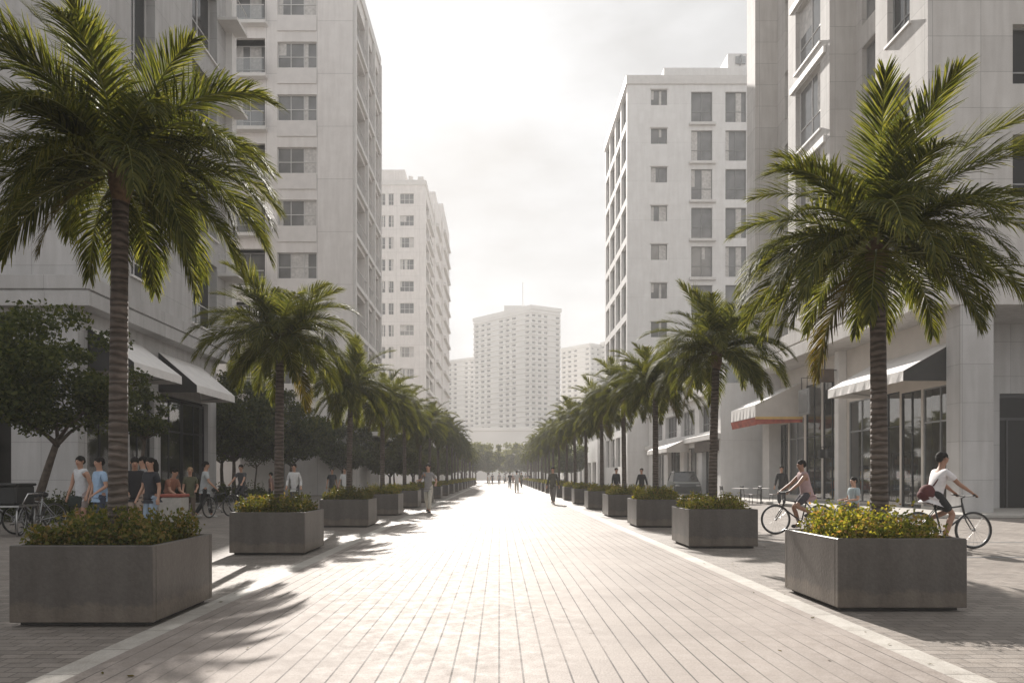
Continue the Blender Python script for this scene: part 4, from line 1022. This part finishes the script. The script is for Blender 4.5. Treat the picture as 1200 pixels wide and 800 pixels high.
for y0, w in ((22.6,2.1),(25.2,1.8),(27.5,2.2),(29.8,2.2)):
    f = MB(); f.box(-14.82,-14.75,y0,y0+.06,.02,4.8); f.box(-14.82,-14.75,y0+w-.06,y0+w,.02,4.8); f.box(-14.82,-14.75,y0+.06,y0+w-.06,4.7,4.8); f.box(-14.82,-14.75,y0+.06,y0+w-.06,3.3,3.37); f.box(-14.815,-14.755,y0+w/2-.03,y0+w/2+.03,.02,4.7)
    fo = f.build('shop_window', M['frame_d'], B); p = MB(); p.quad((-14.78,y0,.02),(-14.78,y0+w,.02),(-14.78,y0+w,4.8),(-14.78,y0,4.8)); p.build('pane', M['glass'], fo)
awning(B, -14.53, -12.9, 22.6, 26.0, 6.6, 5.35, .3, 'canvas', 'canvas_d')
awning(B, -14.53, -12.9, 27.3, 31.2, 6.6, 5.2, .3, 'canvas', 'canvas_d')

# ---- towers ----------------------------------------------------------------
def tower(label, x0, x1, y0, y1, H, front_ops, side, side_ops, mat, style_f, loggia=1., name='apartment_tower', fr='frame_w', depth=.2, limit=100):
    """side: 'X' = street face looks to +x, 'x' = to -x"""
    B = thing(name, label, 'building', (0,0,0)); w = MB()
    fo = [o[:4] for o in front_ops]
    facade(w, (x0,y0,0), X, nY, x1-x0, H, fo, depth)
    sx = x1 if side == 'X' else x0; Nn = X if side == 'X' else nX
    facade(w, (sx,y0,0), Yv, Nn, y1-y0, H, [o[:4] for o in side_ops], loggia)
    boxshell(w, x0, x1, y0, y1, 0, H, ('x' if side == 'X' else 'X')+'YZ')
    w.build('wall', M[mat], B)
    p = MB(); a, b = .25, .35
    p.bbox(x0-.12, x1+.12, y0-.12, y0+.3, H-.25, H+.55, .01); p.bbox(x0-.12, x1+.12, y1-.3, y1+.12, H-.25, H+.55, .01)
    p.bbox(x0-.122, x0+.3, y0+.301, y1-.301, H-.251, H+.549, .01); p.bbox(x1-.3, x1+.122, y0+.301, y1-.301, H-.251, H+.549, .01)
    p.build('parapet', M['trim'], B)
    for k, o in enumerate(front_ops): window(B, (x0,y0,0), X, nY, o, o[5] if len(o) > 5 else depth, o[4] if len(o) > 4 else style_f, k % 5, fr, 'glass_t', sub=False)
    for k, o in enumerate(side_ops): window(B, (sx,y0,0), Yv, Nn, o, loggia, 'b', k % 4, fr, 'glass_t', sub=False)
    return B
# left tower
x0, x1 = -24., -10.06; fo = []; so = []
for k in range(1, 10):
    z = 31.15-3.62*(k-1)
    if z > 3: fo.append((-15.25-x0, -12.55-x0, z-1.78, z, 'a'))
    if z > 3: fo.append((-18.75-x0, -16.1-x0, z-2.35, z+.25, 'b', .9))
z = 34.77; fo.append((-15.25-x0, -12.55-x0, z-1.78, z, 'a')); fo.append((-18.75-x0, -16.1-x0, z-2.35, z+.25, 'b', .9))
fo.append((-14.2-x0, -11.8-x0, 2.1+.9, 3.9, 'a')) if False else None
for k in range(9):
    z = 4.6+3.42*k
    for a, b in ((.45,4.0),(4.5,6.6),(7.1,9.3)): so.append((a, b, z, z+2.75))
B = tower('tall beige apartment tower left of the promenade, sun glowing behind its edge', x0, x1, 44., 53.8, 35.9, [o for o in fo if o], 'X', so, 'render', 'a', .7)
for k in range(0, 10):
    z = 31.15-3.62*(k-1)
    if z < 5: continue
    mb = MB(); mb.box(-15.25,-12.55,43.93,43.998,z-2.9,z-1.86); mb.build('spandrel', M['spandrel'], B)
    mb = MB(); mb.bbox(-19.0,-15.9,43.55,44.0,z-2.62,z-2.38,.01); bo = mb.build('balcony', M['trim'], B)
    mb = MB(); mb.quad((-18.75,43.62,z-2.38),(-16.1,43.62,z-2.38),(-16.1,43.62,z-1.38),(-18.75,43.62,z-1.38)); mb.build('glass_rail', M['balc_glass'], bo)
    mb = MB(); mb.tube([(-18.8,43.62,z-1.36),(-16.05,43.62,z-1.36)], .03); mb.build('handrail', M['frame_w'], bo)
for k in range(9):
    z = 4.6+3.42*k; mb = MB(); mb.bbox(-10.06,-9.86,44.1,53.7,z-.38,z-.08,.01); so_ = mb.build('slab_edge', M['trim'], B)
    mb = MB(); mb.tube([(-9.98,44.45,z+1.0),(-9.98,53.3,z+1.0)], .03)
    for q in range(10): mb.bar((-9.98,44.45+q*.98,z),(-9.98,44.45+q*.98,z+1.), .03)
    mb.build('railing', M['frame_w'], so_)
mb = MB()
for y in (44.2,48.25,50.85,53.6): mb.bbox(-10.058,-9.84,y-.12,y+.12,4.1,35.6,.01)
mb.build('mullion', M['trim'], B)
mb = MB(); mb.bbox(-10.05,-8.7,46.,55.,4.2,4.5,.02); mb.build('canopy', M['trim'], B)

# second left tower
def section(x0, x1, y0, y1, H): pass
x0, x1 = -22., -11.5; fo = []; so = []
for k in range(1, 13):
    z = 47.2-3.42*k
    fo.append((-15.5-x0, -13.35-x0, z, z+1.6, 'a')); fo.append((-17.3-x0, -16.5-x0, z-.2, z+1.6, 'b')); fo.append((-18.7-x0, -17.8-x0, z-.2, z+1.6, 'b'))
for k in range(12):
    z = 4.5+3.45*k
    for a, b in ((.8,5.),(6.,11.)): so.append((a, b, z, z+2.4))
B = tower('hazy beige apartment block stepping up behind the left tower', x0, x1, 100., 112., 46.9, fo, 'X', so, 'render', 'a', .6, fr='frame_w')
mb = MB()
for i, (ya, yb, hh, xx) in enumerate(((112.01,124,51.,-11.2),(124.01,140,54.,-10.9))):
    mb.box(-22, xx, ya, yb, 0, hh)
mb.build('rear_wing', M['render'], B)
for i, (ya, yb, hh, xx) in enumerate(((100.3,112,46.,-11.5),(112.01,124,51.,-11.2),(124.01,140,54.,-10.9))):
    for k in range(int((hh-4)/3.45)):
        z = 4.1+3.45*k; mb = MB(); mb.bbox(xx, xx+.5, ya+1.5, yb-2.5, z, z+.55, .02); mb.build('balcony', M['trim'], B)
mb = MB(); mb.bbox(-22.,-14.75,100.2,108,46.9,49.2,.03); mb.bbox(-14.3,-13.7,101,102,47.2,48.6,.02); mb.bbox(-12.8,-11.9,100.6,103,47.3,48.3,.03); mb.build('roof_block', M['render'], B)

# right tower
x0, x1 = 11.6, 32.; fo = []; so = []
for k in range(10):
    z = 36.3-3.5*k
    fo.append((13.75-x0, 15.22-x0, z-1.42-.0, z, 'f'))
    if z > 8: fo.append((17.4-x0, 19.32-x0, z-2.95, z-.2, 'b')); fo.append((20.5-x0, 22.4-x0, z-2.95, z-.2, 'b')); fo.append((24.-x0, 26.-x0, z-2.95, z-.2, 'b'))
for k in range(10):
    z = 2.2+3.5*k
    for a, b in ((.5,2.8),(3.3,5.8),(6.3,8.9),(9.4,11.6)): so.append((a, b, z, z+2.85))
B = tower('white apartment tower right of the promenade with small square windows', x0, x1, 58., 70., 37.0, fo, 'x', so, 'render_w', 'b', .35, fr='frame_g')
mb = MB(); mb.bbox(14.95,31.9,58.03,69.9,37.0,38.3,.02); mb.bbox(20.9,24,58.5,62,38.3,39.9,.02); mb.build('roof_block', M['render_w'], B)
mb = MB(); mb.torus((22.0,58.4,39.2), .42, .05, 'X', 20, 6); mb.bbox(21.6,22.5,58.42,58.5,38.9,39.6,.01); mb.build('roof_vent', M['metal'], B)
for k in range(9):
    z = 36.3-3.5*k
    if z > 8:
        mb = MB(); mb.bbox(17.2,19.6,57.72,58.,z-3.28,z-3.05,.01); mb.build('ledge', M['trim'], B)
        mb = MB(); mb.bbox(13.65,15.32,57.93,58.,z+.01,z+.12,.005); mb.build('lintel', M['trim'], B)

# low shop building beyond the right corner building
B = thing('shop_building', 'low two-storey white shop building with a small awning behind the right planters', 'building', (0,0,0))
w = MB(); ops = [(1.0,4.2,4.2,6.0),(5.2,8.6,4.2,6.0),(9.6,13.,4.3,6.0),(14,17.4,4.3,6.0),(1.,3.6,.1,3.3),(4.4,7.8,.1,3.3),(8.8,12.2,.1,3.3),(13.4,17.,.1,3.3)]
facade(w, (13.5,39.,0), Yv, nX, 18.9, 7.0, ops, .35); boxshell(w, 13.5,30,39.,57.9,0,7.0,'yYZ'); w.build('wall', M['render_w'], B)
for k, o in enumerate(ops): window(B, (13.5,39.,0), Yv, nX, o, .35, 'e', k, 'frame_d' if k > 3 else 'frame_g', 'glass_t' if k % 2 else 'glass_d', sub=False)
mb = MB(); mb.bbox(13.1,13.5,39.02,57.8,3.6,3.95,.02); mb.build('ledge', M['trim'], B)
mb = MB(); mb.bbox(13.2,13.5,38.9,57.85,6.5,7.3,.02); mb.build('parapet', M['trim'], B)
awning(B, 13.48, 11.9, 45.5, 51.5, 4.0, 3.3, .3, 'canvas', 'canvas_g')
mb = MB(); mb.box(13.3,13.48,39.3,43.6,2.9,3.55); mb.build('sign_board', M['wood'], B)
# podium beyond the right tower
for (xx, ya, yb, hh, lb) in ((10.9,71.,88.,7.5,'hazy low white building beyond the right tower'),(11.6,89.,112.,10.5,'hazy taller block beyond the low white building on the right')):
    B = thing('shop_building', lb, 'building', (0,0,0)); w = MB(); ops = []
    for q in range(int((yb-ya)/4)):
        for z in range(int((hh-1)/3.3)): ops.append((1+4*q, 3.8+4*q, .4+3.3*z, 2.9+3.3*z))
    facade(w, (xx,ya,0), Yv, nX, yb-ya, hh, ops, .4); boxshell(w, xx,30,ya,yb,0,hh,'yYZ'); w.build('wall', M['render_w'], B)
    for k, o in enumerate(ops): window(B, (xx,ya,0), Yv, nX, o, .4, 'b', k % 4, 'frame_g', 'glass_t', sub=False)
    mb = MB(); mb.bbox(xx-.3,xx,ya,yb,hh-.4,hh+.3,.02); mb.build('parapet', M['trim'], B)
# kiosk and low link left
B = thing('kiosk', 'plain white kiosk wall under the trees behind the second left palm', 'kiosk', (0,0,0))
mb = MB(); mb.bbox(-16.6,-14.25,41.0,43.5,0,3.45,.02); mb.build('wall', M['trim'], B)
mb = MB(); mb.bbox(-16.7,-14.15,40.9,43.6,3.45,3.6,.02); mb.build('roof', M['frame_g'], B)
mb = MB(); mb.bbox(-14.25,-14.2,41.4,42.4,.05,2.2,.01); mb.build('door', M['frame_g'], B)

# far centre towers
def far_tower(label, P0, P1, P2, H, nf=30, crown=True, cols=(9,5), name='apartment_tower'):
    B = thing(name, label, 'building', (0,0,0)); P0, P1, P2 = (Vector((*p, 0)) for p in (P0, P1, P2)); P3 = P0+P2-P1
    w = MB(); n = 0; allops = []
    for (a, b, nc) in ((P0, P1, cols[0]), (P1, P2, cols[1])):
        D = b-a; W = D.length; U = D/W; Nn = Vector((U.y,-U.x,0)); Nn = Nn if Nn.y < 0 else -Nn
        ops = []; cw = W/nc
        for c in range(nc):
            if c % 4 == 3: continue
            for f in range(nf):
                z = H*(f+.5)/(nf+1); ops.append((cw*(c+.22), cw*(c+.78), z, z+H/(nf+1)*.62))
        facade(w, a, U, Nn, W, H, ops, .8); allops.append((a, U, Nn, ops))
    for a, b in ((P2,P3),(P3,P0)): w.quad(a, b, b+Vector((0,0,H)), a+Vector((0,0,H)))
    w.quad(*[p+Vector((0,0,H)) for p in (P0,P1,P2,P3)]); w.build('wall', M['render_far'], B)
    rest = MB()
    for a, U, Nn, ops in allops:
        for o in sorted(ops, key=lambda o: -o[2]):
            p = [Vector(a)+U*u-Nn*.7+Vector((0,0,z)) for u, z in ((o[0],o[2]),(o[1],o[2]),(o[1],o[3]),(o[0],o[3]))]
            if n < 50 or False:
                m_ = MB(); m_.quad(*p); m_.build('window', M['glass_t'], B)
            else: rest.quad(*p)
            n += 1
        n = 0
    ro = rest.build('windows', M['glass_t'], B); ro['kind'] = 'stuff'
    mb = MB()
    for (a, b) in ((P0,P1),(P1,P2)):
        D = b-a; U = D.normalized(); Nn = Vector((U.y,-U.x,0)); Nn = Nn if Nn.y < 0 else -Nn
        for f in range(nf+1):
            z = H*(f+.42)/(nf+1)
            A = a+Nn*.5; Bb = b+Nn*.5; v = [a+Vector((0,0,z)), A+Vector((0,0,z)), Bb+Vector((0,0,z)), b+Vector((0,0,z))]
            mb.add(v+[q+Vector((0,0,.5)) for q in v], [(0,1,2,3),(7,6,5,4),(1,5,6,2),(0,4,5,1),(2,6,7,3)])
    mb.build('floor_bands', M['render_far'], B)
    if crown:
        c = (P0+P1+P2+P3)/4; k = MB()
        pp = [c+(p-c)*1.03 for p in (P0,P1,P2,P3)]; v = [p+Vector((0,0,H)) for p in pp]; k.add(v+[q+Vector((0,0,1.6)) for q in v], [(0,1,5,4),(1,2,6,5),(2,3,7,6),(3,0,4,7),(4,5,6,7),(3,2,1,0)]); k.build('parapet', M['render_far'], B)
        k = MB(); k.box(c.x-5,c.x+4,c.y-4,c.y+4,H+1.6,H+4); k.tube([(c.x+3,c.y,H+4),(c.x+3,c.y,H+15)], .15); k.build('roof_block', M['render_far'], B)
    return B
far_tower('tall pale hazy apartment tower at the far end, in the centre between the palm rows', (-11.2,282), (12.8,260), (25.4,266), 69., 30)
far_tower('lower hazy block left of the central far tower', (-28,312), (-11.5,300), (-3,304), 57., 24, False, (6,4))
far_tower('hazy block just right of the central far tower', (29.,300), (41.,288), (52,296), 61., 26, False, (5,4))
far_tower('hazy block with taller roof at the far right, touching the right tower edge', (46.,292), (54.,280), (76,296), 62., 26, False, (4,6))
B = thing('podium_building', 'low hazy podium building at the foot of the central far tower', 'building', (0,0,0)); mb = MB(); mb.box(-9,18,200,215,0,16); mb.build('wall', M['render_far'], B)
mb = MB(); mb.bbox(-9.3,18.3,199.7,215.3,15.3,16.4,.1); mb.build('cornice', M['render_far'], B)

# ------------------------------------------------------------------ car
c = thing('parked_car', 'dark hatchback parked in front of the low shop building on the right', 'car', (11.95,41.5,0), R(180-8))
def car_sec(y, w, zs):  # cross sections
    return [(sx*w*k, y, z) for sx, k, z in zs]
body = MB(); prof = [(-2.0,.30,.62,.80),(-1.95,.25,.95,.84),(-1.2,.22,1.02,.88),(0,.22,1.0,.89),(1.1,.22,.98,.88),(1.75,.24,.86,.84),(2.02,.30,.66,.74)]
vs = []; fs = []; m_ = 8
for y, zb, zt, w in prof:
    for x, z in ((-w*.92,zb),(-w,zb+.15),(-w,(zb+zt)/2),(-w*.93,zt),(w*.93,zt),(w,(zb+zt)/2),(w,zb+.15),(w*.92,zb)): vs.append((x,y,z))
for i in range(len(prof)-1):
    for k in range(m_): fs.append((i*m_+k, (i+1)*m_+k, (i+1)*m_+(k+1)%m_, i*m_+(k+1)%m_))
fs.append(tuple(range(m_))); fs.append(tuple((len(prof)-1)*m_+k for k in range(m_))[::-1])
body.add(vs, fs); body.build('body', M['hood'], c)
cab = MB(); lower = [(-.76,-1.85,.99),(.76,-1.85,.99),(.78,1.05,.97),(-.78,1.05,.97)]; upper = [(-.6,-1.45,1.56),(.6,-1.45,1.56),(.62,.25,1.58),(-.62,.25,1.58)]
cab.add(lower+upper, [(0,1,5,4),(1,2,6,5),(2,3,7,6),(3,0,4,7)]); cab.build('windows', M['glass_d'], c)
rf = MB(); rf.bbox(-.61,.61,-1.46,.27,1.56,1.62,.02)
for a, b in zip(lower, upper): rf.bar(a, b, .07)
rf.build('roof', M['hood'], c)
for sx in (-.80,.80):
    for y in (-1.25,1.3):
        wm = MB(); wm.torus((0,0,0), .23, .09, 'X', 24, 8); wo = wm.build('wheel', M['black'], c, True, (sx,y,.32)); wm = MB(); wm.tube([(-.07,0,0),(.07,0,0)], .17, 16); wm.build('rim', M['metal'], wo)
    hl_ = MB(); hl_.ell((sx*.78,1.93,.72), (.16,.09,.08), 10, 6); hl_.build('headlight', M['glass_t'], c, True)
    hl_ = MB(); hl_.ell((sx*.85,-1.95,.80), (.12,.06,.10), 10, 6); hl_.build('tail_light', M['red'], c, True)

# cafe tables and railings by the right shops
for k, (px, Y) in enumerate(((868,30.5),(892,30.8),(741,33.))):
    o = thing('cafe_table', ['round cafe table below the red-edged awning, left one','round cafe table below the red-edged awning, right one','small dark cafe table behind the fourth right planter'][k], 'table', at(px, Y))
    mb = MB(); mb.tube([(0,0,.72),(0,0,.75)], .38, 24); mb.build('tabletop', M['trim'], o)
    mb = MB(); mb.tube([(0,0,0.03),(0,0,.72)], .03); mb.tube([(0,0,0),(0,0,.03)], .22, 16); mb.build('leg', M['frame_d'], o)
    for j, (dx, dy, a) in enumerate(((-.65,.1,-90),(.65,-.05,90))):
        ch = thing('cafe_chair', f'dark cafe chair {"left" if j == 0 else "right"} of the '+['left round table under the red-edged awning','right round table under the red-edged awning','small table behind the fourth right planter'][k], 'chair', (o.location.x+dx, Y+dy, 0), R(a), 'cafe chairs by the right shops')
        mb = MB(); mb.bbox(-.2,.2,-.2,.2,.43,.46,.008); mb.build('seat', M['wood'], ch)
        mb = MB(); mb.tube([(-.19,-.2,.45),(-.2,-.25,.86),(.2,-.25,.86),(.19,-.2,.45)], .012); mb.bbox(-.18,.18,-.255,-.235,.66,.84,.004); mb.build('backrest', M['frame_d'], ch)
        for sx in (-.18,.18):
            for sy in (-.18,.18): mb = MB(); mb.tube([(sx,sy,.43),(sx*1.12,sy*1.12,0)], .011); mb.build('leg', M['frame_d'], ch)

# ------------------------------------------------------------------ ground
def sheet(name, x0, x1, y0, y1, z, mat):
    mb = MB(); mb.quad((x0,y0,z),(x1,y0,z),(x1,y1,z),(x0,y1,z)); return structure(mb.build(name, M[mat]))
sheet('ground', -700, 700, -100, 1400, -.004, 'far_ground')
sheet('pavement', -30, 30, -14, 170, 0, 'pave')
sheet('promenade', -2.86, 3.02, -14, 170, .004, 'promenade')
sheet('border_strip', -3.08, -2.86, -14, 170, .0045, 'border'); sheet('border_strip', 3.02, 3.24, -14, 170, .0045, 'border')
d = MB(); d.bbox(12.6, 30, 20.2, 60, .001, .12, .02); structure(d.build('kerb', M['kerb']))
mb = MB(); mb.box(5.2,30,10.55,10.62,.001,.006); structure(mb.build('drain_channel', M['frame_g']))
mb = MB(); mb.box(5.2,30,12.9,12.96,.001,.006); structure(mb.build('drain_channel', M['frame_g']))

rng = np.random.default_rng(77); n = 260
lx = np.where(rng.random(n) < .5, rng.normal(-3.3,.9,n), rng.normal(3.6,.9,n)); ly = rng.uniform(3,32,n)
keep = ~(((abs(lx) > 3.0) & (abs(lx) < 4.95) & (((ly-5.6) % 5.0) < 1.6)))
Cn = np.stack([lx, ly, np.full(n,.012)],1)[keep]; Lq = leaf_quads(Cn, .05, rng, 0.); Lq[:,:,2] = .010+abs(Lq[:,:,2]-.012)*.18
o = link('fallen_leaves', quads_mesh('fallen_leaves', Lq, M['frond_y'])); tag(o, 'a few small dry leaves scattered on the paving near the planters', 'leaves', kind='stuff')
# ------------------------------------------------------------------ haze
HAZE = .0014
mb = MB(); mb.box(-760,760,-130,1460,-1.,86.)
hz = mb.build('haze', None or M['trim']); hz.data.materials.clear()
m = bpy.data.materials.new('haze'); m.use_nodes = True; nt = m.node_tree; nt.nodes.clear(); out = nt.nodes.new('ShaderNodeOutputMaterial')
v = nt.nodes.new('ShaderNodeVolumePrincipled'); v.inputs['Color'].default_value = (.79,.79,.785,1); v.inputs['Density'].default_value = HAZE; v.inputs['Anisotropy'].default_value = .1
nt.links.new(v.outputs[0], out.inputs['Volume']); hz.data.materials.append(m); hz['kind'] = 'stuff'

# ------------------------------------------------------------------ sky, sun, camera
AZ, EL = R(-6.6), R(33.)
w = bpy.data.worlds.new('World'); scene.world = w; w.use_nodes = True; nt = w.node_tree; nt.nodes.clear()
out = nt.nodes.new('ShaderNodeOutputWorld'); bg = nt.nodes.new('ShaderNodeBackground'); sky = nt.nodes.new('ShaderNodeTexSky')
sky.sky_type = 'NISHITA'; sky.sun_disc = False; sky.sun_elevation = EL; sky.sun_rotation = AZ
sky.air_density = 1.; sky.dust_density = 4.5; sky.ozone_density = 1.
tc = nt.nodes.new('ShaderNodeTexCoord'); mp = nt.nodes.new('ShaderNodeMapping'); mp.inputs['Scale'].default_value = (1., 1., 2.6); nt.links.new(tc.outputs['Generated'], mp.inputs[0])
no = N(nt, 'ShaderNodeTexNoise', Scale=2.1, Detail=9., Roughness=.58); nt.links.new(mp.outputs[0], no.inputs['Vector'])
cl = ramp(nt, no.outputs[0], .33, .62, (.975,.975,.975,1), (.995,.995,.995,1))
hs = nt.nodes.new('ShaderNodeRGBToBW'); nt.links.new(sky.outputs[0], hs.inputs[0])
# thin high cloud veil lit by the sky behind it, with soft denser patches
h1 = N(nt, 'ShaderNodeMath', operation='ADD'); h1.inputs[1].default_value = 9.; nt.links.new(hs.outputs[0], h1.inputs[0])
h2 = N(nt, 'ShaderNodeMath', operation='DIVIDE'); nt.links.new(hs.outputs[0], h2.inputs[0]); nt.links.new(h1.outputs[0], h2.inputs[1])
h3 = N(nt, 'ShaderNodeMath', operation='MULTIPLY_ADD'); h3.inputs[1].default_value = 1.7; h3.inputs[2].default_value = 4.9; nt.links.new(h2.outputs[0], h3.inputs[0])
pat = ramp(nt, no.outputs[0], .32, .64, (.62,.62,.62,1), (1.12,1.12,1.12,1))
g = N(nt, 'ShaderNodeMath', operation='MULTIPLY'); nt.links.new(h3.outputs[0], g.inputs[0]); nt.links.new(pat, g.inputs[1])
cc = nt.nodes.new('ShaderNodeCombineColor')
for i, k in enumerate((.985, .995, 1.015)):
    q = N(nt, 'ShaderNodeMath', operation='MULTIPLY'); q.inputs[1].default_value = k; nt.links.new(g.outputs[0], q.inputs[0]); nt.links.new(q.outputs[0], cc.inputs[i])
nt.links.new(mixc(nt, cl, sky.outputs[0], cc.outputs[0]), bg.inputs[0]); bg.inputs[1].default_value = .064
nt.links.new(bg.outputs[0], out.inputs[0])
L = bpy.data.lights.new('sun', 'SUN'); L.energy = 5.0; L.angle = R(.6); L.color = (1,.94,.87)
so = bpy.data.objects.new('sun', L); COL.objects.link(so)
dv = Vector((math.sin(AZ)*math.cos(EL), math.cos(AZ)*math.cos(EL), math.sin(EL)))
so.rotation_euler = dv.to_track_quat('Z', 'Y').to_euler(); so.location = dv*60
cam = bpy.data.cameras.new('camera'); co = bpy.data.objects.new('camera', cam); COL.objects.link(co); scene.camera = co
co.location = (0,0,CAMH); co.rotation_euler = (R(90),0,0)
cam.sensor_width = 36.; cam.lens = 750/1200*36; cam.shift_x = 15/1200; cam.shift_y = 157/1200; cam.clip_end = 4000; cam.clip_start = .05
vs = scene.view_settings; vs.view_transform = 'Standard'; vs.look = 'None'; vs.gamma = 1.; vs.exposure = 1.15; vs.use_curve_mapping = False
cy = scene.cycles; cy.max_bounces = 7; cy.diffuse_bounces = 3; cy.glossy_bounces = 3; cy.transmission_bounces = 4; cy.transparent_max_bounces = 12; cy.volume_bounces = 1
cy.use_denoising = True; cy.sample_clamp_indirect = 6.; cy.caustics_reflective = False; cy.caustics_refractive = False
